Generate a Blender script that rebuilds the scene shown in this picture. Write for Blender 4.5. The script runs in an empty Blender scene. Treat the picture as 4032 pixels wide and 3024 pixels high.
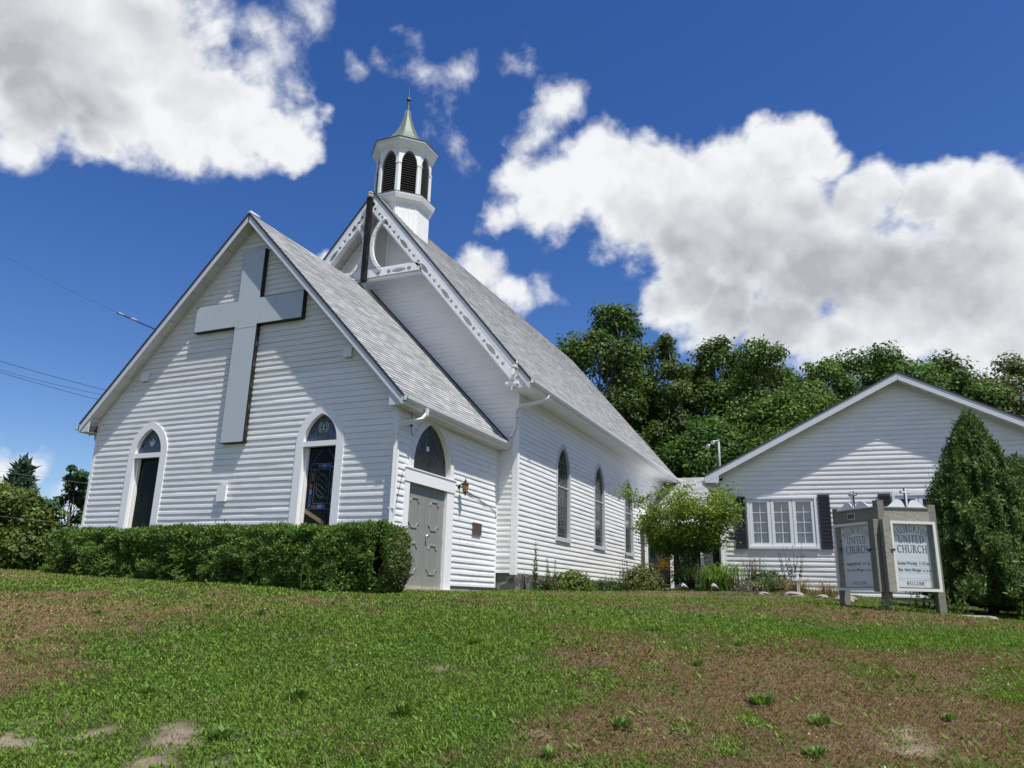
import bpy, bmesh, math, random
import numpy as np
from mathutils import Vector, Matrix
random.seed(7)
R = math.radians
scene = bpy.context.scene
COL = scene.collection

# ------------------------------------------------------------------ camera, sky, sun, exposure
cam_d = bpy.data.cameras.new("camera"); cam = bpy.data.objects.new("camera", cam_d); COL.objects.link(cam)
cam_d.sensor_width = 36.0; cam_d.lens = 26.81; cam_d.clip_start = 0.05; cam_d.clip_end = 4000
cam.location = (8.3015, -12.911, 0.013)
cam.rotation_euler = (R(105.534), R(-1.437), R(23.697))
scene.camera = cam
SUN = Vector((2.05, -1.0, 5.0)).normalized()
scene.view_settings.view_transform = 'Standard'; scene.view_settings.look = 'None'
scene.view_settings.exposure = 0.35; scene.view_settings.gamma = 1.0
sun_d = bpy.data.lights.new("sun", 'SUN'); sun = bpy.data.objects.new("sun", sun_d); COL.objects.link(sun)
sun_d.energy = 5.0; sun_d.angle = R(0.53); sun_d.color = (1.0, 0.965, 0.90)
sun.rotation_euler = SUN.to_track_quat('Z', 'Y').to_euler(); sun.location = (20, -20, 40)

# cloud bodies: (fixed sky direction x, y, z, angular radius, weight); then the grey, shaded parts of the clouds
BLOBS = [
 (-0.7442, 0.3969, 0.5372, 0.1087, 1), (-0.6931, 0.4355, 0.5744, 0.1127, 1), (-0.6589, 0.4827, 0.5769, 0.0868, 1), (-0.7044, 0.484, 0.5192, 0.0975, 1),
 (-0.6554, 0.5324, 0.5358, 0.0801, 1), (-0.6138, 0.575, 0.5409, 0.0743, 1), (-0.5815, 0.61, 0.5383, 0.0479, 1), (-0.7595, 0.4458, 0.4737, 0.0645, 1),
 (-0.7375, 0.4923, 0.4623, 0.0388, 0.9), (-0.6683, 0.5513, 0.4994, 0.0488, 0.85), (-0.6309, 0.5222, 0.5738, 0.0528, 0.42), (-0.5782, 0.5569, 0.5963, 0.0485, 0.27),
 (-0.6486, 0.4693, 0.5992, 0.0705, 0.75), (-0.7758, 0.4475, 0.4448, 0.0446, 0.6), (-0.5309, 0.5573, 0.6384, 0.0374, 0.22), (-0.8071, 0.3154, 0.4992, 0.1295, 1),
 (-0.7499, 0.2828, 0.598, 0.145, 1), (-0.4647, 0.6529, 0.5981, 0.0398, 0.33), (-0.437, 0.6712, 0.5987, 0.0344, 0.33), (-0.5036, 0.6337, 0.5872, 0.0283, 0.27),
 (-0.3822, 0.685, 0.6203, 0.0314, 0.28), (-0.3277, 0.7062, 0.6276, 0.033, 0.32), (-0.3124, 0.7205, 0.6192, 0.0229, 0.26), (-0.4321, 0.6997, 0.569, 0.0351, 0.13),
 (-0.4378, 0.6339, 0.6376, 0.0195, 0.14), (-0.293, 0.7573, 0.5836, 0.0438, 0.5), (-0.31, 0.7787, 0.5455, 0.0328, 0.34), (-0.3353, 0.7969, 0.5025, 0.0425, 0.6),
 (-0.3639, 0.8059, 0.467, 0.0338, 0.55), (-0.3013, 0.8238, 0.4802, 0.061, 0.95), (-0.245, 0.8208, 0.516, 0.0598, 1), (-0.1797, 0.8413, 0.5099, 0.0651, 1),
 (-0.1095, 0.8571, 0.5034, 0.0609, 1), (-0.04, 0.8615, 0.5062, 0.0535, 1), (0.0019, 0.8577, 0.5141, 0.0412, 0.85), (0.0353, 0.8651, 0.5004, 0.0298, 0.5),
 (0.0698, 0.8903, 0.45, 0.0592, 1), (0.1335, 0.8885, 0.4391, 0.0465, 1), (0.1827, 0.8969, 0.4028, 0.0576, 1), (-0.2304, 0.8516, 0.4707, 0.0666, 0.9),
 (-0.1585, 0.8703, 0.4663, 0.0893, 1), (-0.085, 0.8945, 0.439, 0.0993, 1), (-0.0137, 0.912, 0.41, 0.1024, 1), (0.063, 0.9275, 0.3686, 0.1042, 1),
 (0.1269, 0.9288, 0.3481, 0.0896, 1), (0.1867, 0.9228, 0.3371, 0.0755, 1), (-0.1734, 0.9025, 0.3942, 0.0607, 0.9), (-0.127, 0.9248, 0.3585, 0.0721, 1),
 (-0.0579, 0.9399, 0.3365, 0.0703, 1), (-0.0024, 0.9509, 0.3096, 0.0571, 0.9), (0.1741, 0.9436, 0.2815, 0.0459, 0.8), (-0.255, 0.8712, 0.4195, 0.0277, 0.4),
 (0.189, 0.8762, 0.4434, 0.0222, 0.5), (-0.2154, 0.9018, 0.3746, 0.043, 0.7), (0.2541, 0.9017, 0.3497, 0.1136, 1), (-0.4132, 0.8261, 0.3831, 0.0425, 0.6),
 (-0.3862, 0.8484, 0.362, 0.0364, 0.58), (-0.343, 0.8617, 0.374, 0.0313, 0.38), (-0.5717, 0.7102, 0.4108, 0.024, 0.6), (-0.7984, 0.5957, 0.0872, 0.0317, 0.6),
 (-0.8316, 0.5382, 0.1369, 0.0306, 0.45), (-0.8366, 0.5354, 0.1162, 0.0253, 0.6), (-0.8068, 0.5821, 0.1013, 0.021, 0.4), (0.1521, 0.9494, 0.275, 0.057, 0.6),
 (0.0926, 0.9591, 0.2675, 0.0324, 0.35)]
GREY = [
 (-0.754, 0.4081, 0.5147, 0.1148, 1), (-0.7314, 0.463, 0.5007, 0.0756, 0.8), (-0.7628, 0.3417, 0.5489, 0.1336, 1), (-0.6538, 0.476, 0.5881, 0.0659, 0.6),
 (-0.6427, 0.5307, 0.5526, 0.0479, 0.35), (-0.721, 0.5066, 0.4728, 0.0367, 0.5), (-0.1672, 0.9015, 0.3992, 0.115, 0.9), (-0.1022, 0.9179, 0.3835, 0.1306, 1),
 (-0.0074, 0.9298, 0.3681, 0.1483, 1), (0.0789, 0.9192, 0.3859, 0.1192, 1), (0.1358, 0.9281, 0.3466, 0.11, 0.9), (-0.0794, 0.9376, 0.3384, 0.0946, 0.8),
 (-0.1931, 0.8674, 0.4585, 0.0783, 0.4), (0.158, 0.8969, 0.4131, 0.0867, 0.65), (-0.0396, 0.8853, 0.4632, 0.0855, 0.4), (0.1733, 0.9466, 0.2718, 0.0306, 0.4),
 (-0.8054, 0.2148, 0.5524, 0.1516, 1), (0.2984, 0.8988, 0.3212, 0.1361, 1)]
world = bpy.data.worlds.new("World"); scene.world = world; world.use_nodes = True
def make_sky():
    nt = world.node_tree; nt.nodes.clear()
    g = bpy.data.node_groups.new("cloud_density", 'ShaderNodeTree')
    g.interface.new_socket("Vector", in_out='INPUT', socket_type='NodeSocketVector')
    g.interface.new_socket("Value", in_out='OUTPUT', socket_type='NodeSocketFloat')
    N, L = g.nodes, g.links
    gi = N.new('NodeGroupInput'); go = N.new('NodeGroupOutput')
    def mth(t, op, a, b=None, c=None):
        n = t.nodes.new('ShaderNodeMath'); n.operation = op
        for i, v in enumerate((a, b, c)):
            if v is None: continue
            if isinstance(v, (int, float)): n.inputs[i].default_value = v
            else: t.links.new(v, n.inputs[i])
        return n.outputs[0]
    def vm(t, op, a, b=None, s=None):
        n = t.nodes.new('ShaderNodeVectorMath'); n.operation = op
        for i, v in enumerate((a, b)):
            if v is None: continue
            if isinstance(v, (tuple, Vector)): n.inputs[i].default_value = tuple(v)
            else: t.links.new(v, n.inputs[i])
        if s is not None: n.inputs['Scale'].default_value = s
        return n
    def noise(t, v, sc, det, rough, typ='FBM', dist=0.0):
        n = t.nodes.new('ShaderNodeTexNoise'); n.noise_dimensions = '3D'
        n.inputs['Scale'].default_value = sc; n.inputs['Detail'].default_value = det; n.inputs['Roughness'].default_value = rough
        n.inputs['Distortion'].default_value = dist
        t.links.new(v, n.inputs['Vector']); return n
    v = vm(g, 'NORMALIZE', gi.outputs[0]).outputs[0]
    n1 = noise(g, v, 5.0, 5, .6)
    off = vm(g, 'SCALE', vm(g, 'SUBTRACT', n1.outputs['Color'], (.5,.5,.5)).outputs[0], s=.16).outputs[0]
    vv = vm(g, 'ADD', v, off).outputs[0]
    acc = None
    for (x, y, z, ang, w) in BLOBS:
        dist = vm(g, 'DISTANCE', vv, (x, y, z)).outputs['Value']
        val = mth(g, 'MULTIPLY_ADD', dist, -w / ang, w)
        acc = val if acc is None else mth(g, 'SMOOTH_MAX', acc, val, .14)
    # loose cumulus over the half of the sky behind the photographer
    nb = noise(g, v, 2.6, 4, .6)
    back = vm(g, 'DOT_PRODUCT', v, (0.3893, -0.8811, -0.2679)).outputs['Value']
    bk = mth(g, 'ADD', mth(g, 'MULTIPLY', mth(g, 'SUBTRACT', nb.outputs['Fac'], .63), 3.2), mth(g, 'MULTIPLY', mth(g, 'SUBTRACT', back, .1), .7))
    bk = mth(g, 'MINIMUM', bk, mth(g, 'MULTIPLY', mth(g, 'ADD', back, .25), 3))
    bk = mth(g, 'MINIMUM', bk, 1.0)
    acc = mth(g, 'MAXIMUM', acc, bk)
    def voro(t, v, sc, det):
        n = t.nodes.new('ShaderNodeTexVoronoi'); n.feature = 'F1'; n.normalize = True
        n.inputs['Scale'].default_value = sc; n.inputs['Detail'].default_value = det; n.inputs['Roughness'].default_value = .6; n.inputs['Lacunarity'].default_value = 2.3
        t.links.new(v, n.inputs['Vector']); return n.outputs['Distance']
    n2 = noise(g, v, 9.0, 10, .66, dist=.2)
    wv = vm(g, 'ADD', v, vm(g, 'SCALE', vm(g, 'SUBTRACT', noise(g, v, 14.0, 4, .6).outputs['Color'], (.5,.5,.5)).outputs[0], s=.05).outputs[0]).outputs[0]
    v0_ = voro(g, wv, 13.0, 1.0); puff = mth(g, 'SUBTRACT', .40, v0_)
    g.interface.new_socket('Body', in_out='OUTPUT', socket_type='NodeSocketFloat')
    dd = mth(g, 'ADD', mth(g, 'MULTIPLY', acc, 1.2), mth(g, 'MULTIPLY', mth(g, 'SUBTRACT', n2.outputs['Fac'], .52), 1.15))
    dd = mth(g, 'ADD', dd, mth(g, 'MULTIPLY', puff, .55))
    L.new(acc, go.inputs[1])
    g.interface.new_socket("Relief", in_out='OUTPUT', socket_type='NodeSocketFloat')
    sv = vm(g, 'ADD', wv, tuple(Vector((.30, -.12, .95)).normalized() * .018)).outputs[0]
    rl = mth(g, 'SUBTRACT', voro(g, sv, 13.0, 1.0), v0_)
    nn_ = noise(g, vm(g, 'ADD', v, (.008, -.003, .024)).outputs[0], 9.0, 6, .6)
    rl = mth(g, 'ADD', rl, mth(g, 'MULTIPLY', mth(g, 'SUBTRACT', n2.outputs['Fac'], nn_.outputs['Fac']), 1.1))
    L.new(rl, go.inputs[2])
    L.new(dd, go.inputs[0])
    # ---- world
    tc = nt.nodes.new('ShaderNodeTexCoord'); vec = tc.outputs['Generated']
    sky = nt.nodes.new('ShaderNodeTexSky'); sky.sky_type = 'NISHITA'; sky.sun_disc = False
    sky.sun_elevation = math.asin(SUN.z); sky.sun_rotation = math.atan2(SUN.x, SUN.y)
    sky.altitude = 300; sky.air_density = 1.0; sky.dust_density = 0.4; sky.ozone_density = 2.2
    hs = nt.nodes.new('ShaderNodeHueSaturation'); hs.inputs['Saturation'].default_value = 1.32; hs.inputs['Value'].default_value = 1.22
    hs.inputs['Hue'].default_value = 0.515
    nt.links.new(sky.outputs[0], hs.inputs['Color'])
    def dens(v):
        n = nt.nodes.new('ShaderNodeGroup'); n.node_tree = g; nt.links.new(v, n.inputs[0]); return n.outputs
    d0, body, relief = dens(vec)
    def coarse(v):
        o_ = vm(nt, 'ADD', v, vm(nt, 'SCALE', vm(nt, 'SUBTRACT', noise(nt, v, 4.0, 1.5, .5).outputs['Color'], (.5,.5,.5)).outputs[0], s=.14).outputs[0]).outputs[0]
        acc = None
        for (x, y, z, ang, w) in GREY:
            dist = vm(nt, 'DISTANCE', o_, (x, y, z)).outputs['Value']
            val = mth(nt, 'MULTIPLY_ADD', dist, -w / ang, w)
            acc = val if acc is None else mth(nt, 'SMOOTH_MAX', acc, val, .14)
        return acc
    up = Vector((0.25, -.1, .97)).normalized()
    d1 = coarse(vec)
    def ramp(v, a, b, interp='SMOOTHSTEP'):
        n = nt.nodes.new('ShaderNodeMapRange'); n.interpolation_type = interp
        nt.links.new(v, n.inputs[0]); n.inputs[1].default_value = a; n.inputs[2].default_value = b; return n.outputs[0]
    alpha = ramp(d0, .02, .5)
    thick = ramp(body, .12, .62)
    lit = mth(nt, 'MULTIPLY', ramp(d1, -.25, 1.08, 'SMOOTHSTEP'), thick)
    lit = mth(nt, 'SUBTRACT', lit, mth(nt, 'MULTIPLY', relief, 1.1))
    cl = nt.nodes.new('ShaderNodeClamp'); nt.links.new(lit, cl.inputs[0]); lit = cl.outputs[0]
    cc = nt.nodes.new('ShaderNodeMix'); cc.data_type = 'RGBA'
    cc.inputs['A'].default_value = (8.9, 9.05, 9.3, 1); cc.inputs['B'].default_value = (4.5, 4.7, 5.05, 1)
    nt.links.new(lit, cc.inputs['Factor'])
    mx = nt.nodes.new('ShaderNodeMix'); mx.data_type = 'RGBA'
    nt.links.new(alpha, mx.inputs['Factor']); nt.links.new(hs.outputs[0], mx.inputs['A']); nt.links.new(cc.outputs['Result'], mx.inputs['B'])
    bg = nt.nodes.new('ShaderNodeBackground'); bg.inputs['Strength'].default_value = 0.08
    nt.links.new(mx.outputs['Result'], bg.inputs['Color'])
    out = nt.nodes.new('ShaderNodeOutputWorld'); nt.links.new(bg.outputs[0], out.inputs['Surface'])
make_sky()
world.cycles.sampling_method = 'NONE'

# ------------------------------------------------------------------ materials
def mat(name, col, rough=.6, spec=.4, metal=0, var=.0, vscale=6, bump=0, bscale=40, stain=None, stain_amt=0, stain_scale=2.5, stretch=(1,1,1)):
    m = bpy.data.materials.new(name); m.use_nodes = True
    nt = m.node_tree; b = nt.nodes['Principled BSDF']
    b.inputs['Base Color'].default_value = (*col, 1); b.inputs['Roughness'].default_value = rough
    b.inputs['Specular IOR Level'].default_value = spec; b.inputs['Metallic'].default_value = metal
    tc = nt.nodes.new('ShaderNodeTexCoord'); mp = nt.nodes.new('ShaderNodeMapping'); mp.inputs['Scale'].default_value = stretch
    nt.links.new(tc.outputs['Object'], mp.inputs['Vector'])
    last = None
    if var:
        n = nt.nodes.new('ShaderNodeTexNoise'); n.inputs['Scale'].default_value = vscale; n.inputs['Detail'].default_value = 6; n.inputs['Roughness'].default_value = .6
        nt.links.new(mp.outputs[0], n.inputs['Vector'])
        r = nt.nodes.new('ShaderNodeMapRange'); r.inputs[1].default_value = .25; r.inputs[2].default_value = .75
        r.inputs[3].default_value = 1 - var; r.inputs[4].default_value = 1 + var
        nt.links.new(n.outputs['Fac'], r.inputs[0])
        v = nt.nodes.new('ShaderNodeVectorMath'); v.operation = 'SCALE'; v.inputs[0].default_value = col
        nt.links.new(r.outputs[0], v.inputs['Scale']); last = v.outputs[0]
    if stain:
        n = nt.nodes.new('ShaderNodeTexNoise'); n.inputs['Scale'].default_value = stain_scale; n.inputs['Detail'].default_value = 9; n.inputs['Roughness'].default_value = .72
        nt.links.new(mp.outputs[0], n.inputs['Vector'])
        r = nt.nodes.new('ShaderNodeMapRange'); r.inputs[1].default_value = .5; r.inputs[2].default_value = .8; r.inputs[3].default_value = 0; r.inputs[4].default_value = stain_amt
        nt.links.new(n.outputs['Fac'], r.inputs[0])
        x = nt.nodes.new('ShaderNodeMix'); x.data_type = 'RGBA'; x.inputs['A'].default_value = (*col, 1); x.inputs['B'].default_value = (*stain, 1)
        if last: nt.links.new(last, x.inputs['A'])
        nt.links.new(r.outputs[0], x.inputs['Factor']); last = x.outputs['Result']
    if last: nt.links.new(last, b.inputs['Base Color'])
    if bump:
        n = nt.nodes.new('ShaderNodeTexNoise'); n.inputs['Scale'].default_value = bscale; n.inputs['Detail'].default_value = 5
        nt.links.new(mp.outputs[0], n.inputs['Vector'])
        bp = nt.nodes.new('ShaderNodeBump'); bp.inputs['Strength'].default_value = bump; bp.inputs['Distance'].default_value = .02
        nt.links.new(n.outputs['Fac'], bp.inputs['Height']); nt.links.new(bp.outputs[0], b.inputs['Normal'])
    return m

def leaf_mat(name, trans=.35, rough=.55):
    m = bpy.data.materials.new(name); m.use_nodes = True
    nt = m.node_tree; b = nt.nodes['Principled BSDF']; out = nt.nodes['Material Output']
    a = nt.nodes.new('ShaderNodeAttribute'); a.attribute_name = 'col'
    nt.links.new(a.outputs['Color'], b.inputs['Base Color'])
    b.inputs['Roughness'].default_value = rough; b.inputs['Specular IOR Level'].default_value = .25
    t = nt.nodes.new('ShaderNodeBsdfTranslucent')
    k = nt.nodes.new('ShaderNodeVectorMath'); k.operation = 'MULTIPLY'; k.inputs[1].default_value = (1.25, 1.2, .55)
    nt.links.new(a.outputs['Color'], k.inputs[0]); nt.links.new(k.outputs[0], t.inputs['Color'])
    x = nt.nodes.new('ShaderNodeMixShader'); x.inputs[0].default_value = trans
    nt.links.new(b.outputs[0], x.inputs[1]); nt.links.new(t.outputs[0], x.inputs[2]); nt.links.new(x.outputs[0], out.inputs['Surface'])
    return m

def shingle_mat(name, c1, c2, mort, tab=.32, row=.135):
    m = bpy.data.materials.new(name); m.use_nodes = True
    nt = m.node_tree; b = nt.nodes['Principled BSDF']; b.inputs['Roughness'].default_value = .9; b.inputs['Specular IOR Level'].default_value = .15
    uv = nt.nodes.new('ShaderNodeUVMap'); uv.uv_map = 'UVMap'
    br = nt.nodes.new('ShaderNodeTexBrick'); br.inputs['Scale'].default_value = 1; br.inputs['Brick Width'].default_value = tab; br.inputs['Row Height'].default_value = row
    br.inputs['Mortar Size'].default_value = .006; br.inputs['Bias'].default_value = -.1
    br.inputs['Color1'].default_value = (*c1, 1); br.inputs['Color2'].default_value = (*c2, 1); br.inputs['Mortar'].default_value = (*mort, 1)
    nt.links.new(uv.outputs[0], br.inputs['Vector'])
    n = nt.nodes.new('ShaderNodeTexNoise'); n.inputs['Scale'].default_value = 1.1; n.inputs['Detail'].default_value = 8; n.inputs['Roughness'].default_value = .7
    nt.links.new(uv.outputs[0], n.inputs['Vector'])
    r = nt.nodes.new('ShaderNodeMapRange'); r.inputs[1].default_value = .3; r.inputs[2].default_value = .7; r.inputs[3].default_value = .88; r.inputs[4].default_value = 1.1
    nt.links.new(n.outputs['Fac'], r.inputs[0])
    n2 = nt.nodes.new('ShaderNodeTexNoise'); n2.inputs['Scale'].default_value = 60; n2.inputs['Detail'].default_value = 4
    nt.links.new(uv.outputs[0], n2.inputs['Vector'])
    r2 = nt.nodes.new('ShaderNodeMapRange'); r2.inputs[1].default_value = .3; r2.inputs[2].default_value = .7; r2.inputs[3].default_value = .92; r2.inputs[4].default_value = 1.08
    nt.links.new(n2.outputs['Fac'], r2.inputs[0])
    mm = nt.nodes.new('ShaderNodeMath'); mm.operation = 'MULTIPLY'; nt.links.new(r.outputs[0], mm.inputs[0]); nt.links.new(r2.outputs[0], mm.inputs[1])
    v = nt.nodes.new('ShaderNodeVectorMath'); v.operation = 'SCALE'; nt.links.new(br.outputs['Color'], v.inputs[0]); nt.links.new(mm.outputs[0], v.inputs['Scale'])
    nt.links.new(v.outputs[0], b.inputs['Base Color'])
    return m

def glass_mat(name, col=(.012,.015,.016), rough=.05, spec=.5, wav=.02):
    m = mat(name, col, rough, spec, var=.35, vscale=3)
    nt = m.node_tree; b = nt.nodes['Principled BSDF']
    n = nt.nodes.new('ShaderNodeTexNoise'); n.inputs['Scale'].default_value = 4
    bp = nt.nodes.new('ShaderNodeBump'); bp.inputs['Strength'].default_value = wav; bp.inputs['Distance'].default_value = .1
    tc = nt.nodes.new('ShaderNodeTexCoord'); nt.links.new(tc.outputs['Object'], n.inputs['Vector'])
    nt.links.new(n.outputs['Fac'], bp.inputs['Height']); nt.links.new(bp.outputs[0], b.inputs['Normal'])
    return m

def clear_glass(name, wav=.25, refl=.055):
    m = bpy.data.materials.new(name); m.use_nodes = True; nt = m.node_tree; nt.nodes.clear()
    out = nt.nodes.new('ShaderNodeOutputMaterial'); t = nt.nodes.new('ShaderNodeBsdfTransparent'); gl = nt.nodes.new('ShaderNodeBsdfGlossy')
    gl.inputs['Roughness'].default_value = .02; t.inputs[0].default_value = (.93,.95,.94,1)
    lw = nt.nodes.new('ShaderNodeLayerWeight'); lw.inputs[0].default_value = .5
    f = nt.nodes.new('ShaderNodeMath'); f.operation = 'POWER'; f.inputs[1].default_value = 4.0; nt.links.new(lw.outputs['Facing'], f.inputs[0])
    n = nt.nodes.new('ShaderNodeTexNoise'); n.inputs['Scale'].default_value = 3.0
    tc = nt.nodes.new('ShaderNodeTexCoord'); nt.links.new(tc.outputs['Object'], n.inputs['Vector'])
    bp = nt.nodes.new('ShaderNodeBump'); bp.inputs['Strength'].default_value = wav; bp.inputs['Distance'].default_value = .06
    nt.links.new(n.outputs['Fac'], bp.inputs['Height']); nt.links.new(bp.outputs[0], gl.inputs['Normal'])
    mu = nt.nodes.new('ShaderNodeMath'); mu.operation = 'MULTIPLY_ADD'; mu.inputs[1].default_value = .8; mu.inputs[2].default_value = refl; nt.links.new(f.outputs[0], mu.inputs[0])
    x = nt.nodes.new('ShaderNodeMixShader'); nt.links.new(mu.outputs[0], x.inputs[0]); nt.links.new(t.outputs[0], x.inputs[1]); nt.links.new(gl.outputs[0], x.inputs[2])
    nt.links.new(x.outputs[0], out.inputs['Surface']); return m

M = dict(
 siding=mat('white_siding', (.80,.80,.79), .5, .35, var=.05, vscale=1.5, stain=(.50,.46,.38), stain_amt=.38, stain_scale=2.4, stretch=(.6,.6,2.2)),
 siding_dirty=mat('weathered_white_siding', (.74,.735,.71), .55, .3, var=.06, vscale=1.5, stain=(.36,.32,.25), stain_amt=.6, stain_scale=3.0, stretch=(.35,.35,3.5)),
 trim=mat('white_trim', (.80,.80,.80), .45, .4, var=.03, vscale=3),
 trim_old=mat('old_white_paint', (.76,.76,.73), .6, .3, var=.06, vscale=5, stain=(.35,.33,.25), stain_amt=.5, stain_scale=5),
 fascia=mat('shade_grey_fascia', (.60,.62,.65), .45, .4, var=.05, vscale=3),  # white boards coloured grey for the shade on the rakes
 soffit=mat('soffit_panels', (.66,.65,.62), .6, .3, var=.08, vscale=4, stain=(.4,.35,.28), stain_amt=.4),
 shingle=shingle_mat('grey_shingles', (.235,.24,.24), (.405,.41,.41), (.13,.13,.13)),
 shingle_edge=mat('dark_shingle_edge', (.05,.052,.065), .8, .2),
 grey_metal=mat('cross_grey_metal', (.46,.51,.53), .35, .5, var=.05, vscale=1.5, stain=(.36,.40,.41), stain_amt=.6, stain_scale=1.6, stretch=(1,1,.5)),
 black=mat('black_metal', (.012,.012,.013), .5, .4, var=.3),
 door=mat('grey_door_paint', (.235,.24,.22), .45, .4, var=.05, vscale=4),
 door_mould=mat('grey_door_moulding', (.30,.31,.285), .45, .4),
 copper=mat('green_copper', (.125,.168,.13), .55, .4, var=.14, vscale=5, stain=(.08,.10,.075), stain_amt=.6, stain_scale=5),
 dkcopper=mat('dark_copper', (.06,.075,.075), .5, .4, var=.2),
 belfry=mat('belfry_white', (.80,.80,.78), .5, .35, var=.04, stain=(.45,.43,.33), stain_amt=.35, stain_scale=4),
 louvre=mat('brown_louvre', (.26,.235,.215), .6, .3, var=.15),
 dark=mat('dark_void', (.008,.008,.009), .9, .1),
 postblk=mat('peeling_black_wood', (.010,.010,.010), .7, .2, var=.4, stain=(.22,.21,.20), stain_amt=.25, stain_scale=13, stretch=(1,1,.25)),
 stone_pale=mat('worn_finial_wood', (.38,.34,.29), .9, .1, var=.4, vscale=14, bump=.6, bscale=18),
 glass=glass_mat('dark_stained_glass', (.005,.007,.006), .05, .12), glass_grey=glass_mat('grey_leaded_glass', (.03,.036,.036), .12, .5, .06),
 lead=mat('leading', (.10,.12,.115), .5, .4), lead_hi=mat('pale_leading', (.20,.23,.22), .5, .4),
 blue=mat('blue_glass', (.065,.115,.25), .2, .5, var=.2), dblue=mat('deep_blue_glass', (.02,.035,.14), .2, .5, var=.2), red=mat('red_glass', (.13,.02,.016), .2, .5, var=.3),
 green_g=mat('green_glass', (.05,.075,.065), .2, .5, var=.4, vscale=20), etched=mat('etched_pale_glass', (.42,.49,.46), .4, .4, var=.1),
 wood=mat('raw_wood', (.27,.19,.11), .7, .2, var=.2, stretch=(1,1,1)),
 amber=mat('amber_glass', (.42,.22,.06), .25, .5, var=.3, vscale=20), bronze=mat('bronze_plaque', (.085,.052,.038), .5, .4, var=.15),
 bronze_hi=mat('bronze_raised', (.16,.10,.07), .45, .4), chrome=mat('chrome', (.7,.7,.7), .15, .5, metal=1),
 concrete=mat('tan_concrete', (.36,.32,.26), .9, .1, var=.2, vscale=9, bump=.5),
 shutter=mat('navy_shutter', (.028,.030,.045), .5, .35, var=.15),
 pvc=mat('window_vinyl', (.74,.76,.80), .35, .45), alum=mat('grey_aluminium', (.50,.52,.54), .4, .5, var=.05),
 curtain=mat('grey_curtain', (.22,.225,.25), .9, .1, var=.2, vscale=1.5),
 weathered=mat('weathered_grey_wood', (.205,.195,.165), .85, .15, var=.18, vscale=7, bump=.5, bscale=25, stain=(.10,.095,.08), stain_amt=.7, stain_scale=6, stretch=(.5,.5,4)),
 weathered_l=mat('lighter_grey_wood', (.29,.275,.235), .85, .15, var=.18, vscale=9, bump=.4, bscale=25, stain=(.14,.13,.11), stain_amt=.7, stain_scale=8),
 signboard=mat('pale_sign_board', (.70,.73,.76), .5, .3, var=.03), ink=mat('navy_lettering', (.02,.025,.045), .6, .2), signframe=mat('cream_sign_frame', (.66,.66,.60), .5, .35, var=.06),
 whiteboard=mat('painted_white_board', (.72,.73,.76), .5, .3, var=.04), sglass=clear_glass('sign_glass'), outline=mat('dark_outline', (.04,.045,.06), .6, .2),
 bark=mat('bark', (.085,.07,.055), .95, .1, var=.35, vscale=12, bump=.6, bscale=14, stretch=(1,1,.3)), bark_pale=mat('pale_bark', (.26,.25,.22), .9, .1, var=.35, vscale=7, stretch=(1,1,.6)),
 leaf=leaf_mat('leaves'), needles=leaf_mat('needles', .18, .6), grassm=leaf_mat('grass_blades', .3, .8),
 pot=mat('dark_urn', (.035,.03,.033), .45, .4, var=.2), wire=mat('wire_black', (.02,.02,.022), .6, .3), wire_p=mat('wire_pale', (.34,.36,.42), .6, .3),
 rock=mat('grey_rock', (.27,.25,.22), .9, .15, var=.3, vscale=9, bump=.8, bscale=9), litter=mat('white_petals', (.8,.8,.78), .7, .2),
 farroof=mat('far_grey_roof', (.22,.23,.25), .8, .2, var=.1), outlet=mat('beige_plastic', (.55,.53,.46), .5, .3),
)
def stone_mat():
    m = mat('rubble_stone', (.1,.1,.1), .85, .2); nt = m.node_tree; b = nt.nodes['Principled BSDF']
    tc = nt.nodes.new('ShaderNodeTexCoord')
    v = nt.nodes.new('ShaderNodeTexVoronoi'); v.feature = 'DISTANCE_TO_EDGE'; v.inputs['Scale'].default_value = 2.3
    v2 = nt.nodes.new('ShaderNodeTexVoronoi'); v2.inputs['Scale'].default_value = 2.3
    dn = nt.nodes.new('ShaderNodeTexNoise'); dn.inputs['Scale'].default_value = 3; dn.inputs['Detail'].default_value = 6
    nt.links.new(tc.outputs['Object'], dn.inputs['Vector'])
    dm = nt.nodes.new('ShaderNodeVectorMath'); dm.operation = 'MULTIPLY_ADD'; dm.inputs[1].default_value = (.45,.45,.45); nt.links.new(dn.outputs['Color'], dm.inputs[0]); nt.links.new(tc.outputs['Object'], dm.inputs[2])
    nt.links.new(dm.outputs[0], v.inputs['Vector']); nt.links.new(dm.outputs[0], v2.inputs['Vector'])
    r = nt.nodes.new('ShaderNodeMapRange'); r.inputs[1].default_value = .02; r.inputs[2].default_value = .06; nt.links.new(v.outputs['Distance'], r.inputs[0])
    hs = nt.nodes.new('ShaderNodeHueSaturation'); hs.inputs['Saturation'].default_value = .15; hs.inputs['Value'].default_value = .12; nt.links.new(v2.outputs['Color'], hs.inputs['Color'])
    x = nt.nodes.new('ShaderNodeMix'); x.data_type = 'RGBA'; x.inputs['A'].default_value = (.24,.21,.17,1); nt.links.new(hs.outputs[0], x.inputs['B']); nt.links.new(r.outputs[0], x.inputs['Factor'])
    nt.links.new(x.outputs['Result'], b.inputs['Base Color']); return m
M['stone'] = stone_mat(); M['grey_seam'] = mat('seam_grey', (.20,.22,.22), .5, .4)

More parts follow.
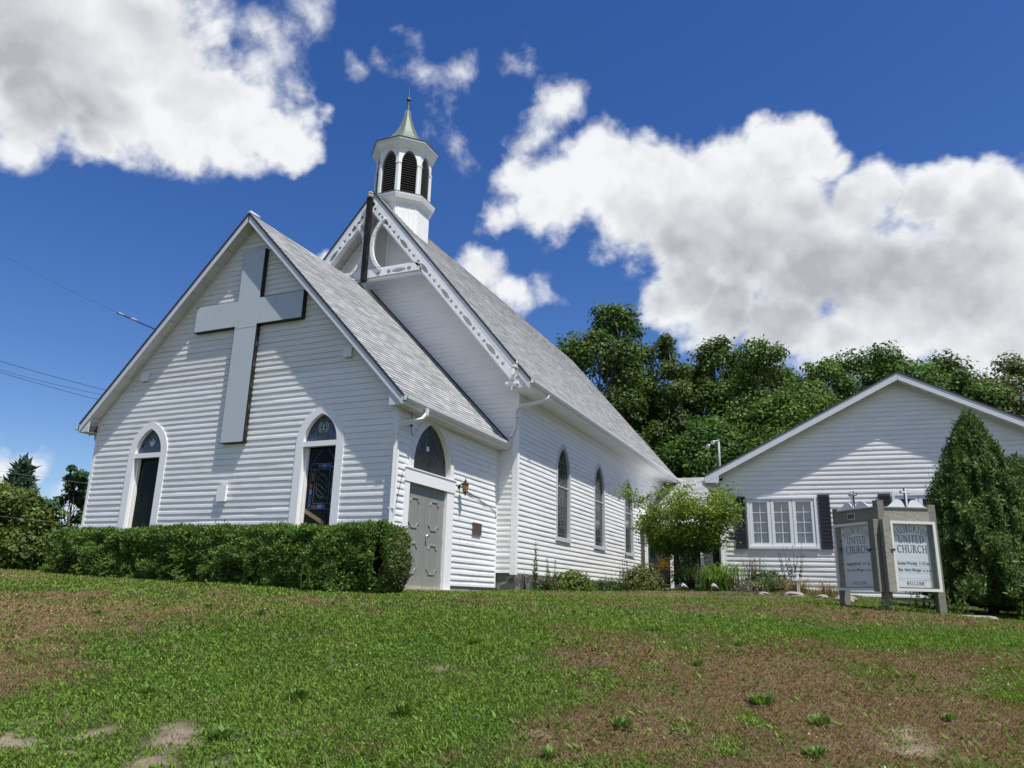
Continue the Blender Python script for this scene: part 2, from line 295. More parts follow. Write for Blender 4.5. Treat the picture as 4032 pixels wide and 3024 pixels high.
# ------------------------------------------------------------------ objects, tags
def tag(o, label=None, cat=None, group=None, kind=None):
    if label: o['label'] = label
    if cat: o['category'] = cat
    if group: o['group'] = group
    if kind: o['kind'] = kind
    return o
def place(o, parent):
    COL.objects.link(o)
    if parent is not None:
        o.parent = parent; o.matrix_parent_inverse = WM[parent.name].inverted()
WM = {}
def thing(name, label, cat, loc=(0,0,0), group=None):
    o = bpy.data.objects.new(name, None); o.location = loc; o.empty_display_size = .3; COL.objects.link(o)
    WM[o.name] = Matrix.Translation(loc); return tag(o, label, cat, group)
def link_mesh(name, me, parent=None):
    """mesh data is in world coordinates; the object's origin goes to the middle of its base"""
    n = len(me.vertices); co = np.empty(n * 3, np.float32); me.vertices.foreach_get('co', co); co = co.reshape(-1, 3)
    c = np.array([(co[:,0].min()+co[:,0].max())/2, (co[:,1].min()+co[:,1].max())/2, co[:,2].min()], np.float32)
    me.vertices.foreach_set('co', (co - c).ravel()); me.update()
    o = bpy.data.objects.new(name, me); o.location = tuple(float(v) for v in c)
    place(o, parent); WM[o.name] = Matrix.Translation(o.location); return o

class MB:
    def __init__(s, xf=None): s.v = []; s.f = []; s.uv = {}; s.xf = xf; s.sm = set(); s.mi = {}
    def p(s, co):
        co = Vector(co); s.v.append(tuple(s.xf @ co) if s.xf else tuple(co)); return len(s.v) - 1
    def face(s, pts, uv=None, smooth=False):
        idx = [s.p(q) for q in pts]; s.f.append(idx)
        if uv: s.uv[len(s.f) - 1] = uv
        if smooth: s.sm.add(len(s.f) - 1)
    def box(s, x0, x1, y0, y1, z0, z1):
        i = [s.p(c) for c in ((x0,y0,z0),(x1,y0,z0),(x1,y1,z0),(x0,y1,z0),(x0,y0,z1),(x1,y0,z1),(x1,y1,z1),(x0,y1,z1))]
        for a in ((0,3,2,1),(4,5,6,7),(0,1,5,4),(1,2,6,5),(2,3,7,6),(3,0,4,7)): s.f.append([i[k] for k in a])
        return s
    def obox(s, c, ax, ay, az, hx, hy, hz):               # oriented box
        c = Vector(c); ax = Vector(ax).normalized()*hx; ay = Vector(ay).normalized()*hy; az = Vector(az).normalized()*hz
        i = [s.p(c + ax*a + ay*b + az*d) for a, b, d in ((-1,-1,-1),(1,-1,-1),(1,1,-1),(-1,1,-1),(-1,-1,1),(1,-1,1),(1,1,1),(-1,1,1))]
        for a in ((0,3,2,1),(4,5,6,7),(0,1,5,4),(1,2,6,5),(2,3,7,6),(3,0,4,7)): s.f.append([i[k] for k in a])
        return s
    def prism(s, poly, d):                                # planar polygon extruded by vector d
        d = Vector(d); a = [s.p(q) for q in poly]; b = [s.p(Vector(q) + d) for q in poly]; n = len(poly)
        s.f.append(a[::-1]); s.f.append(b)
        for k in range(n): s.f.append([a[k], a[(k+1) % n], b[(k+1) % n], b[k]])
        return s
    def bridge(s, A, B, close=False, smooth=False):       # quads between two equal point rows
        a = [s.p(q) for q in A]; b = [s.p(q) for q in B]; n = len(A)
        for k in range(n if close else n - 1):
            s.f.append([a[k], a[(k+1) % n], b[(k+1) % n], b[k]])
            if smooth: s.sm.add(len(s.f) - 1)
        return s
    def tube(s, path, rad, seg=8, flat=1.0, cap=True):
        path = [Vector(q) for q in path]; n = len(path); rings = []
        if isinstance(rad, (int, float)): rad = [rad] * n
        ref = Vector((0, 0, 1)); t0 = (path[1] - path[0]).normalized()
        if abs(t0.z) > .9: ref = Vector((1, 0, 0))
        u = t0.cross(ref).normalized()
        for k in range(n):
            t = (path[min(k+1, n-1)] - path[max(k-1, 0)]).normalized()
            u = (u - t * u.dot(t)).normalized(); w = t.cross(u)
            rings.append([s.p(path[k] + (u * math.cos(a) + w * math.sin(a) * flat) * rad[k]) for a in [2*math.pi*(j+.5)/seg for j in range(seg)]])
        for k in range(n - 1):
            for j in range(seg):
                s.f.append([rings[k][j], rings[k][(j+1) % seg], rings[k+1][(j+1) % seg], rings[k+1][j]])
                if seg > 4: s.sm.add(len(s.f) - 1)
        if cap: s.f.append(rings[0][::-1]); s.f.append(rings[-1])
        return s
    def lathe(s, c, prof, seg=16, a0=0, smooth=True):
        rings = []
        for r, z in prof: rings.append([s.p((c[0] + r*math.cos(a0+2*math.pi*j/seg), c[1] + r*math.sin(a0+2*math.pi*j/seg), c[2] + z)) for j in range(seg)])
        for k in range(len(prof) - 1):
            for j in range(seg):
                s.f.append([rings[k][j], rings[k][(j+1) % seg], rings[k+1][(j+1) % seg], rings[k+1][j]])
                if smooth: s.sm.add(len(s.f) - 1)
        s.f.append(rings[0][::-1]); s.f.append(rings[-1]); return s
    def build(s, name, m, parent=None, label=None):
        me = bpy.data.meshes.new(name); me.from_pydata(s.v, [], s.f)
        if s.uv:
            ul = me.uv_layers.new(name='UVMap')
            for k, c in s.uv.items():
                for li, q in zip(me.polygons[k].loop_indices, c): ul.data[li].uv = q
        for k in s.sm: me.polygons[k].use_smooth = True
        me.materials.append(m)
        bm = bmesh.new(); bm.from_mesh(me); bmesh.ops.remove_doubles(bm, verts=bm.verts, dist=1e-5)
        bmesh.ops.recalc_face_normals(bm, faces=bm.faces); bm.to_mesh(me); bm.free()
        o = link_mesh(name, me, parent)
        if label: o['label'] = label
        return o

# ------------------------------------------------------------------ value noise for placing things
_rs = np.random.RandomState(3); _LAT = _rs.rand(256, 256)
def vnoise(x, y, sc=1.0):
    x = np.asarray(x) * sc + 100.3; y = np.asarray(y) * sc + 57.7
    xi = np.floor(x).astype(int); yi = np.floor(y).astype(int); fx = x - xi; fy = y - yi
    fx = fx*fx*(3-2*fx); fy = fy*fy*(3-2*fy); L = lambda a, b: _LAT[a % 256, b % 256]
    return (L(xi,yi)*(1-fx)+L(xi+1,yi)*fx)*(1-fy)+(L(xi,yi+1)*(1-fx)+L(xi+1,yi+1)*fx)*fy
def fbm(x, y, sc=1.0, o=4): 
    return sum(vnoise(x, y, sc * 2**k) * .5**k for k in range(o)) / sum(.5**k for k in range(o))

# ------------------------------------------------------------------ the ground
CX, CY = 8.3015, -12.911; HX, HY = -.4019, .9157
def ctrl():
    P = []
    for t in (-16, -10, -5, 0, 5, 10, 16):
        lat = -.012 * t if t < 0 else -.016 * t
        for s, z in ((-3,-1.65),(1,-1.63),(4,-1.55),(5.5,-1.42),(7.2,-1.15),(9,-.77),(10.7,-.43),(12.2,-.21)):
            P.append((CX + HX*s + HY*t, CY + HY*s - HX*t, z + lat * (s/12.)))
    P += [(-8.7,-1.2,.25),(-4,-1.2,.13),(.8,-1.0,.01),(0,1.5,.05),(0,4,.10),(.55,4.9,.15),(.6,9,.20),(.6,14,.28),(2.6,18,.40),(5,10,.46),(7,9.5,.36),(9.3,10,.12),
          (2.7,1,.0),(5,4,.06),(6,7,.20),(8.7,2.6,-.08),(8,2.4,-.05),(9.6,3,-.11),(11,4,-.26),(10.5,7,-.07),(13,10,-.1),(15,6,-.4),(3,5,.10),(3,10,.25),
          (-12,0,.30),(-13,10,.2),(-12,25,.5),(-25,-6,-.9),(-24,10,-1.2),(-30,30,-.5),(-50,10,-3),(0,30,1.2),(0,45,2.5),(25,40,2.5),(22,18,0),(30,0,-1),(-20,50,1.2),(45,30,1)]
    return np.array(P)
_C = ctrl()
def _tps(r2): return np.where(r2 > 1e-9, .5 * r2 * np.log(r2 + 1e-12), 0)
def _fit():
    n = len(_C); d2 = ((_C[:,None,:2]-_C[None,:,:2])**2).sum(-1)
    A = np.zeros((n+3, n+3)); A[:n,:n] = _tps(d2) + np.eye(n)*.6; A[:n,n] = 1; A[:n,n+1:] = _C[:,:2]; A[n,:n] = 1; A[n+1:,:n] = _C[:,:2].T
    return np.linalg.solve(A, np.concatenate([_C[:,2], [0,0,0]]))
_W = _fit()
def ground(x, y):
    x = np.asarray(x, float); y = np.asarray(y, float); sh = x.shape; q = np.stack([x.ravel(), y.ravel()], 1); n = len(_C); z = np.empty(len(q))
    for a in range(0, len(q), 20000):
        b = q[a:a+20000]; d2 = ((b[:,None]-_C[None,:,:2])**2).sum(-1)
        z[a:a+20000] = _tps(d2) @ _W[:n] + _W[n] + b @ _W[n+1:]
    r = np.hypot(q[:,0], q[:,1] - 10); k = np.clip((r - 45) / 40, 0, 1); k = k*k*(3-2*k)
    z = np.clip(z, -4, 6) * (1 - k) + k * -1.0
    z += (fbm(q[:,0], q[:,1], .9, 3) - .5) * .06 * np.clip(1 - r/60, 0, 1)
    return z.reshape(sh)
def gz(x, y): return float(ground(np.array([x]), np.array([y]))[0])
# dry, bare and lush patches of the bank: (x, y, radius across, radius up the bank, weight)
DRY = [
 (-1.37, -5.54, 1.96, 1.77, 1.0), (-0.21, -4.53, 1.05, 1.06, 0.8), (0.21, -7.13, 0.79, 1.06, 0.9), (0.71, -4.26, 0.93, 0.8, 0.7), (0.97, -3.18, 0.82, 0.77, 0.55), (5.19, -3.81, 0.8, 1.01, 0.75),
 (8.72, -1.83, 1.95, 0.88, 0.8), (7.51, -3.78, 2.27, 1.71, 1.1), (8.98, -3.98, 1.57, 1.81, 1.2), (6.29, -4.9, 0.8, 1.7, 0.9), (5.23, -3.03, 0.79, 0.95, 0.6), (6.02, -6.24, 0.68, 0.58, 0.8),
 (5.15, -7.07, 0.55, 0.35, 0.5), (7.99, -5.49, 1.61, 0.8, 1.0), (8.23, 1.7, 5.53, 1.11, 0.75), (4.96, 4.73, 3.28, 3.12, 0.6), (9.83, -0.93, 0.81, 1.29, 0.6), (2.79, -0.84, 1.88, 0.89, 0.45),
 (-7.32, -1.51, 3.24, 3.07, 0.6)]
BARE = [
 (2.05, -8.33, 0.27, 0.25, 1.0), (1.45, -8.06, 0.16, 0.25, 0.7), (1.89, -7.96, 0.13, 0.25, 0.8), (2.65, -7.82, 0.18, 0.25, 0.9), (2.95, -8.32, 0.31, 0.25, 0.9), (3.54, -7.97, 0.21, 0.25, 0.7),
 (8.83, -5.11, 0.28, 0.25, 0.8), (6.31, -4.61, 0.3, 0.25, 0.35), (8.19, -2.77, 0.43, 0.25, 0.3)]
LUSH = [
 (2.65, -6.09, 2.04, 1.39, 0.7), (3.15, -4.13, 1.78, 1.15, 0.6), (2.3, -7.35, 0.82, 0.57, 0.4), (4.76, -5.94, 0.98, 0.9, 0.6), (8.52, -0.3, 1.82, 0.39, 0.7), (5.91, -0.37, 1.56, 0.51, 0.6),
 (7.38, -4.46, 0.22, 0.25, 0.9), (4.55, -4.4, 0.65, 1.23, 0.6)]
def field(P, x, y):
    x = np.asarray(x); y = np.asarray(y); f = np.zeros(x.shape)
    wx = x + (fbm(x, y, .8, 3) - .5) * 1.5; wy = y + (fbm(x + 31, y + 7, .8, 3) - .5) * 1.5
    for (a, b, rx, ry, w) in P:
        dx, dy = wx - a, wy - b; t = dx*HY - dy*HX; s = dx*HX + dy*HY
        f = np.maximum(f, w * np.exp(-((t/rx)**2 + (s/ry)**2) * .8))
    return f
def dryness(x, y): return np.clip(field(DRY, x, y) * 1.25 - field(LUSH, x, y) * 1.05 - .06 + (fbm(x, y, 1.5, 4) - .5) * 1.5 + (fbm(x, y, 6.5, 3) - .5) * 1.1, 0, 1)
def bareness(x, y): return np.clip((field(BARE, x, y) - .36 + (fbm(x, y, 4.5, 5) - .5) * 2.0) * 2.0, 0, .93)

def make_ground():
    def axis(c, near, step):
        a = [0.0]; d = step
        while a[-1] < 900:
            a.append(a[-1] + d)
            if a[-1] > near: d *= 1.25
        return np.array([-q for q in a[:0:-1]] + a) + c
    xs = axis(1.0, 17, .2); ys = axis(-1, 13, .2)
    X, Y = np.meshgrid(xs, ys); Z = ground(X, Y); nx, ny = len(xs), len(ys)
    me = bpy.data.meshes.new('ground'); co = np.stack([X.ravel(), Y.ravel(), Z.ravel()], 1)
    i = (np.arange(ny-1)[:,None]*nx + np.arange(nx-1)[None]).ravel()
    F = np.stack([i, i+1, i+1+nx, i+nx], 1)
    me.from_pydata(co.tolist(), [], F.tolist()); me.polygons.foreach_set('use_smooth', [True]*len(F))
    dr = dryness(co[:,0], co[:,1]); ba = bareness(co[:,0], co[:,1])
    at_ = me.color_attributes.new('cover', 'FLOAT_COLOR', 'POINT')
    c = np.zeros((len(co), 4), np.float32); c[:,0] = dr; c[:,1] = ba; c[:,3] = 1; at_.data.foreach_set('color', c.ravel())
    m = bpy.data.materials.new('turf_soil'); m.use_nodes = True; nt = m.node_tree; b = nt.nodes['Principled BSDF']; b.inputs['Roughness'].default_value = .95; b.inputs['Specular IOR Level'].default_value = .1
    a = nt.nodes.new('ShaderNodeAttribute'); a.attribute_name = 'cover'; sp = nt.nodes.new('ShaderNodeSeparateColor'); nt.links.new(a.outputs['Color'], sp.inputs[0])
    tc = nt.nodes.new('ShaderNodeTexCoord')
    def nz(sc, d=6):
        n = nt.nodes.new('ShaderNodeTexNoise'); n.inputs['Scale'].default_value = sc; n.inputs['Detail'].default_value = d; n.inputs['Roughness'].default_value = .7; nt.links.new(tc.outputs['Object'], n.inputs['Vector']); return n.outputs['Fac']
    def mix(f, A, B):
        x = nt.nodes.new('ShaderNodeMix'); x.data_type = 'RGBA'
        for k, v in (('Factor', f), ('A', A), ('B', B)):
            if isinstance(v, tuple): x.inputs[k].default_value = (*v, 1)
            else: nt.links.new(v, x.inputs[k])
        return x.outputs['Result']
    def mr(v, a0, a1):
        r = nt.nodes.new('ShaderNodeMapRange'); r.inputs[1].default_value = a0; r.inputs[2].default_value = a1; nt.links.new(v, r.inputs[0]); return r.outputs[0]
    f1 = mr(nz(18), .35, .65); f2 = mr(nz(60), .35, .65)
    gr = mix(f1, (.022,.036,.010), (.055,.062,.022)); dry = mix(f2, (.060,.038,.022), (.19,.13,.078)); sand = mix(f2, (.17,.13,.095), (.33,.27,.205))  # green soil kept dark to paint the shaded gaps between blades
    c1 = mix(sp.outputs[0], gr, dry); c2 = mix(sp.outputs[1], c1, sand)
    nt.links.new(c2, b.inputs['Base Color'])
    bp = nt.nodes.new('ShaderNodeBump'); bp.inputs['Strength'].default_value = .7; bp.inputs['Distance'].default_value = .03; nt.links.new(nz(45), bp.inputs['Height']); nt.links.new(bp.outputs[0], b.inputs['Normal'])
    me.materials.append(m); o = link_mesh('ground', me); tag(o, kind='structure')
make_ground()

# ------------------------------------------------------------------ siding, roofs, arches
BOARD = .1325
def siding_wall(fr, z0, z1, xint, name, m, parent, openings=(), label=None, phase=0.0):
    """fr(x, z, out) -> world.  xint(z) -> (left, right) of the wall at height z.  openings: functions z -> (l, r) or None"""
    mb = MB(); k = 0; zb = z0 - phase
    while zb < z1 - 1e-4:
        za = max(zb, z0); zt = min(zb + BOARD, z1); zm = (za + zt) / 2
        segs = [(xint(za)[0], xint(zt)[0])]
        for op in sorted([o for o in openings if o(zm)], key=lambda o: o(zm)[0]):
            m_ = op(zm); lo = op(za) or m_; hi = op(zt) or ((m_[0]+m_[1])/2,)*2
            segs += [(lo[0], hi[0]), (lo[1], hi[1])]
        segs.append((xint(za)[1], xint(zt)[1]))
        for j in range(0, len(segs), 2):
            (lb, lt), (rb, rt) = segs[j], segs[j+1]
            w = rb - lb
            if w < .004: continue
            lt = min(lt, rt)
            n = max(1, int(w / .45))
            bot, mid_, low_, top, bk = [], [], [], [], []
            for q in range(n + 1):
                t = q / n; xb = lb + w*t; xt = lt + (rt - lt)*t
                lip = .0125 + .0075 * float(vnoise(np.array(xb*.9), np.array(k*3.7 + z0), 1.0)) + .002*random.random()
                g = .40; h_ = .404; bot.append(fr(xb, za, lip)); mid_.append(fr(xb + (xt-xb)*g, za + (zt-za)*g, lip*.95)); low_.append(fr(xb + (xt-xb)*h_, za + (zt-za)*h_, .0045)); top.append(fr(xt, zt, .0015)); bk.append(fr(xb, za, 0))
            jb = random.randint(1, n - 1) if n > 3 and random.random() < .55 else n
            for a_, b_, e_ in ((0, jb, 0), (jb, n, .0035)):
                if b_ <= a_: continue
                o_ = Vector(fr(0, 0, e_)) - Vector(fr(0, 0, 0)); sh = lambda L_: [tuple(Vector(q_) + o_) for q_ in L_[a_:b_+1]]
                mb.bridge(sh(bot), sh(mid_)); mb.bridge(sh(mid_), sh(low_)); mb.bridge(sh(low_), top[a_:b_+1]); mb.bridge(bk[a_:b_+1], sh(bot))
        zb += BOARD; k += 1
    return mb.build(name, m, parent, label)

def gothic(w, z0, zs, zt, n=10):
    """outline (x, z) of a pointed opening: left foot, up the left arc to the tip, down to the right foot"""
    h = zt - zs; r = (h*h + w*w/4) / w; a_end = math.asin(min(1, h / r)); P = [(-w/2, z0)]
    for k in range(n + 1):
        a = a_end * k / n; P.append((-w/2 + r - r*math.cos(a), zs + r*math.sin(a)))
    return P + [(-x, z) for x, z in P[-2::-1]]
def gothic_span(c, w, z0, zs, zt):
    h = zt - zs; r = (h*h + w*w/4) / w
    def f(z):
        if z < z0 or z >= zt: return None
        if z <= zs: return (c - w/2, c + w/2)
        d = r - math.sqrt(max(0, r*r - (z - zs)**2)); 
        return (c - w/2 + d, c + w/2 - d) if d < w/2 else None
    return f
def arch_frame(mb, fr, c, wo, wi, z0, zs, zto, zti, out, dep, zi0=None):
    """pointed casing: face at +out, inner reveal back to -dep"""
    O = gothic(wo, z0, zs, zto); I = gothic(wi, z0 if zi0 is None else zi0, zs, zti)
    F = lambda P, d: [fr(c + x, z, d) for x, z in P]
    mb.bridge(F(O, out), F(I, out)); mb.bridge(F(O, 0), F(O, out)); mb.bridge(F(I, out), F(I, -dep))
def poly_face(mb, fr, pts, out): mb.face([fr(x, z, out) for x, z in pts])
def flat_bar(mb, fr, x0, z0, x1, z1, w, out, th=.006):
    d = Vector((x1-x0, z1-z0)); L = d.length; n = Vector((-d.y, d.x)) / L * w/2
    q = [(x0+n.x, z0+n.y), (x1+n.x, z1+n.y), (x1-n.x, z1-n.y), (x0-n.x, z0-n.y)]
    A = [Vector(fr(x, z, out)) for x, z in q]; mb.prism(A, Vector(fr(q[0][0], q[0][1], out + th)) - A[0])

def roof_slope(name, parent, ridge_a, ridge_b, eave_a, eave_b, th, course=.135, m=None, label=None):
    """one slope, laid in real shingle courses; points a are the front end, b the rear end"""
    ra, rb, ea, eb = map(Vector, (ridge_a, ridge_b, eave_a, eave_b)); L = (ra - ea).length; n = int(L / course)
    nrm = (eb - ea).cross(ra - ea).normalized()
    if nrm.z < 0: nrm = -nrm
    mb = MB(); W = (eb - ea).length; nl = max(1, int(W / 1.2))
    for k in range(n):
        t0, t1 = k / n, (k + 1) / n; a0 = ea.lerp(ra, t0); b0 = eb.lerp(rb, t0); a1 = ea.lerp(ra, t1); b1 = eb.lerp(rb, t1)
        for j in range(nl):
            s0, s1 = j/nl, (j+1)/nl; l0 = .008 + .004*random.random()
            p = [a0.lerp(b0, s0) + nrm*l0, a0.lerp(b0, s1) + nrm*l0, a1.lerp(b1, s1) + nrm*.002, a1.lerp(b1, s0) + nrm*.002]
            mb.face(p, [(s0*W, t0*n*course), (s1*W, t0*n*course), (s1*W, t1*n*course-.002), (s0*W, t1*n*course-.002)])
            mb.face([a0.lerp(b0, s0), a0.lerp(b0, s1), p[1], p[0]], [(0,0)]*4)
    dn = -nrm * th
    mb.face([ea+dn, eb+dn, rb+dn, ra+dn], [(0,0)]*4)
    for q in ((ea, ra), (eb, rb), (ea, eb)): mb.face([q[0], q[1], q[1]+dn, q[0]+dn], [(0,0)]*4)
    return mb.build(name, m or M['shingle'], parent, label)

def slanted(mb, a, b, up, out, h, t, o0=0.0):
    """a board from a to b: height h measured down from the line, thickness t towards out, starting o0 out"""
    a, b, up, out = map(Vector, (a, b, up, out)); A = [a + out*o0, b + out*o0, b + out*o0 - up*h, a + out*o0 - up*h]; mb.prism(A, out*t)

def square_pipe(mb, pts, w=.075, d=.055): mb.tube(pts, w * .72, 4, d / w)

# ------------------------------------------------------------------ THE CHURCH
ch = thing('church', 'white clapboard country church with gabled front porch block, grey shingle roofs and green topped belfry', 'church', (-4.1, 8, .1))
WX, VD = -8.75, 4.888                       # vestibule: x from WX to 0, y from 0 to VD
NX, NXL, NB = .549, -8.773, 21.6            # nave: side walls, rear wall
VR, VE, VO, VOE = 8.749, 3.85, .314, .297   # vestibule ridge, eave, overhangs
VS = (VR - VE) / (4.375 + VOE)
vtop = lambda x: VR - VS * abs(x + 4.375)   # roof surface
front = lambda x, z, o: (x, -o, z)
vside = lambda y, z, o: (o, y, z)
nside = lambda y, z, o: (NX + o, y, z)
nfront = lambda x, z, o: (x, VD - o, z)
UND = .20                                    # wall top below the roof surface (vertical)
LWIN = (-6.90, 1.24, .84, .72, 3.06, 3.83, 3.66); RWIN = (-1.885, 1.24, .86, .72, 3.07, 3.84, 3.68)
def vint(z):
    x = (VR - UND - z) / VS; return (max(WX + .05, -4.375 - x), min(-.05, -4.375 + x))
ops = [gothic_span(c, wo - .08, z0, zs, zo - .05) for c, wo, wi, z0, zs, zo, zi in (LWIN, RWIN)]
ztop = VR - UND - .03
siding_wall(front, .16, .16 + BOARD*34, vint, 'front_wall', M['siding'], ch, ops)
siding_wall(front, .16 + BOARD*34, ztop, vint, 'gable_wall', M['siding_dirty'], ch, label='dusty upper gable siding above the entrance block')
DOOR = lambda z: (.42, 2.48) if z < 2.5 else None
TR = (1.47, 1.96, 1.62, 2.5, 2.62, 3.80, 3.63)
siding_wall(vside, .20, 3.72, lambda z: (.09, VD - .03), 'side_wall', M['siding'], ch, [lambda z: DOOR(z) or gothic_span(TR[0], TR[1]-.06, 2.4, TR[4], TR[5]-.05)(z)])
siding_wall(lambda y, z, o: (WX - o, y, z), .2, 3.9, lambda z: (.05, VD), 'left_wall', M['siding'], ch)
NR, NE, NOF, NOE = 11.691, 5.335, .646, .59; NC = -4.112
NS = (NR - NE) / (NX + NOE - NC); NREAR = 22.17
def nint(z):
    x = (NR - .28 - z) / NS; return (max(NXL, NC - x), min(NX - .06, NC + x))
siding_wall(nfront, .56, NR - .34, nint, 'nave_front_wall', M['siding'], ch, [lambda z: (NC-.23, NC+.23) if 9.25 < z < 10.8 else None])
NWINS = [(8.30, 1.24), (11.83, 1.24), (15.5, 1.24), (19.25, 1.24)]
WZ0, WZS, WZT = 1.66, 3.55, 4.45
siding_wall(nside, .56, 5.2, lambda z: (VD + .06, NB), 'nave_side_wall', M['siding'], ch, [gothic_span(y, 1.14, WZ0 - .04, WZS, WZT - .03) for y, w in NWINS])
siding_wall(lambda y, z, o: (NXL - o, y, z), .3, 5.2, lambda z: (VD, NB), 'nave_left_wall', M['siding'], ch)
siding_wall(lambda x, z, o: (x, NB + o, z), .3, NR - .34, nint, 'nave_rear_wall', M['siding'], ch)
# solid backs so that no light leaks through the cladding
b = MB()
b.prism([(WX+.02, .16, .2), (-.02, .16, .2), (-.02, .16, 3.9), (-4.375, .16, VR-.22), (WX+.02, .16, 3.9)], (0, .02, 0))
b.prism([(NXL+.02, VD+.16, .2), (NX-.02, VD+.16, .2), (NX-.02, VD+.16, 5.4), (NC, VD+.16, NR-.4), (NXL+.02, VD+.16, 5.4)], (0, .02, 0))
b.box(-.18, -.16, .2, VD, .2, 3.8); b.box(NX-.20, NX-.18, VD+.2, NB-.1, .2, 5.3)
b.build('inner_walls', M['dark'], ch)
# foundations
f = MB(); f.box(WX + .03, -.03, .03, VD - .02, -.6, .165); f.box(-.03, -.012, 2.45, VD, -.6, .2); f.build('concrete_foundation', M['concrete'], ch)
f = MB(); f.box(NXL + .03, NX + .02, VD + .02, NB - .02, -.6, .55); f.build('stone_foundation', M['stone'], ch)
# corner posts and small trim
for nm, (x0, x1, y0, y1, z0, z1) in (('corner_post', (-.10, .022, -.022, .10, .14, 3.74)), ('corner_post', (WX-.022, WX+.06, -.022, .06, .14, 3.95)),
        ('corner_post', (NX-.13, NX+.022, VD-.022, VD+.10, .52, 5.42)), ('inner_corner_trim', (.0, .035, VD-.05, VD-.012, .2, 3.75))):
    MB().box(x0, x1, y0, y1, z0, z1).build(nm, M['trim'], ch)
# vestibule roof
y0, y1 = -VO, VD
for sgn in (1, -1):
    ex = -4.375 + sgn * (4.375 + VOE)
    roof_slope('roof_slope', ch, (-4.375, y0, VR), (-4.375, y1, VR), (ex, y0, VE), (ex, y1, VE), .06)
    up = Vector((sgn*VS, 0, 1)).normalized(); a = Vector((-4.375, y0, VR)); e = Vector((ex, y0, VE))
    m_ = MB(); slanted(m_, a - up*.022, e - up*.022, (0,0,1), (0,-1,0), .19, .018); m_.build('rake_board', M['fascia'], ch)
    m_ = MB(); slanted(m_, a + up*.016, e + up*.016, up, (0,-1,0), .045, .032); m_.build('shingle_edge', M['shingle_edge'], ch)
    # sloping soffit panels
    m_ = MB(); n = 15; lo = .185
    for k in range(n):
        t0, t1 = k/n, (k+1)/n - .0022; p0, p1 = a.lerp(e, t0), a.lerp(e, t1); dz = Vector((0,0,-lo - .004*random.random()))
        m_.prism([p0+dz, p1+dz, p1+dz+Vector((0,VO+.01,0)), p0+dz+Vector((0,VO+.01,0))], (0,0,.012))
    m_.build('rake_soffit', M['soffit'], ch)
    m_ = MB(); q = Vector((0, VO-.004, 0)); slanted(m_, a+q-Vector((0,0,.2)), e+q-Vector((0,0,.2)), (0,0,1), (0,-1,0), .05, .02); m_.build('frieze_strip', M['trim_old'], ch)
    rt = MB(); xi_ = -4.375 + sgn*4.34; rt.prism([(ex, y0+.002, VE-.06), (ex, y0+.002, VE-.20), (xi_, y0+.002, VE-.20), (xi_, y0+.002, vtop(xi_)-.06)], (0, .016, 0)); rt.build('eave_return', M['fascia'], ch)
    # eave: fascia, level soffit, gutter
    x_in, x_out = (ex - sgn*(VOE - .02), ex)
    MB().box(min(x_in, x_out), max(x_in, x_out), y0+.02, y1, VE-.20, VE-.185).build('eave_soffit', M['soffit'], ch)
    MB().box(min(ex, ex+sgn*.018), max(ex, ex+sgn*.018), y0, y1, VE-.20, VE-.045).build('eave_fascia', M['trim'], ch)
    g = MB(); prof = [(0.018, -.03), (.018, -.145), (.085, -.145), (.115, -.09), (.125, -.03), (.115, -.03), (.105, -.085), (.08, -.13), (.03, -.13), (.03, -.03)]
    ya, yb_ = y0 - .02, y1 - .03
    g.prism([(ex + sgn*a_, ya, VE + b_) for a_, b_ in prof], (0, yb_-ya, 0))
    g.prism([(ex + sgn*a_, ya, VE + b_) for a_, b_ in prof[:5]], (0, .012, 0)); g.build('gutter', M['trim_old'], ch)
MB().tube([(-4.375, y0-.02, VR+.02), (-4.375, y0+.30, VR+.03)], .05, 8).build('ridge_end_cap', M['fascia'], ch)
m_ = MB(); slanted(m_, (-4.375-.25, y0, VR+.012), (-4.375, y0, VR+.03), (0,0,1), (0,1,0), .02, VD-y0); slanted(m_, (-4.375, y0, VR+.03), (-4.375+.25, y0, VR-.23), (0,0,1), (0,1,0), .02, VD-y0)
m_.v and None
# dark flashing where the lower roof meets the nave wall
m_ = MB(); slanted(m_, (-4.375, VD-.035, VR+.05), (VOE, VD-.035, VE+.06), (0,0,1), (0,1,0), .12, .02); m_.build('flashing', M['shingle_edge'], ch)
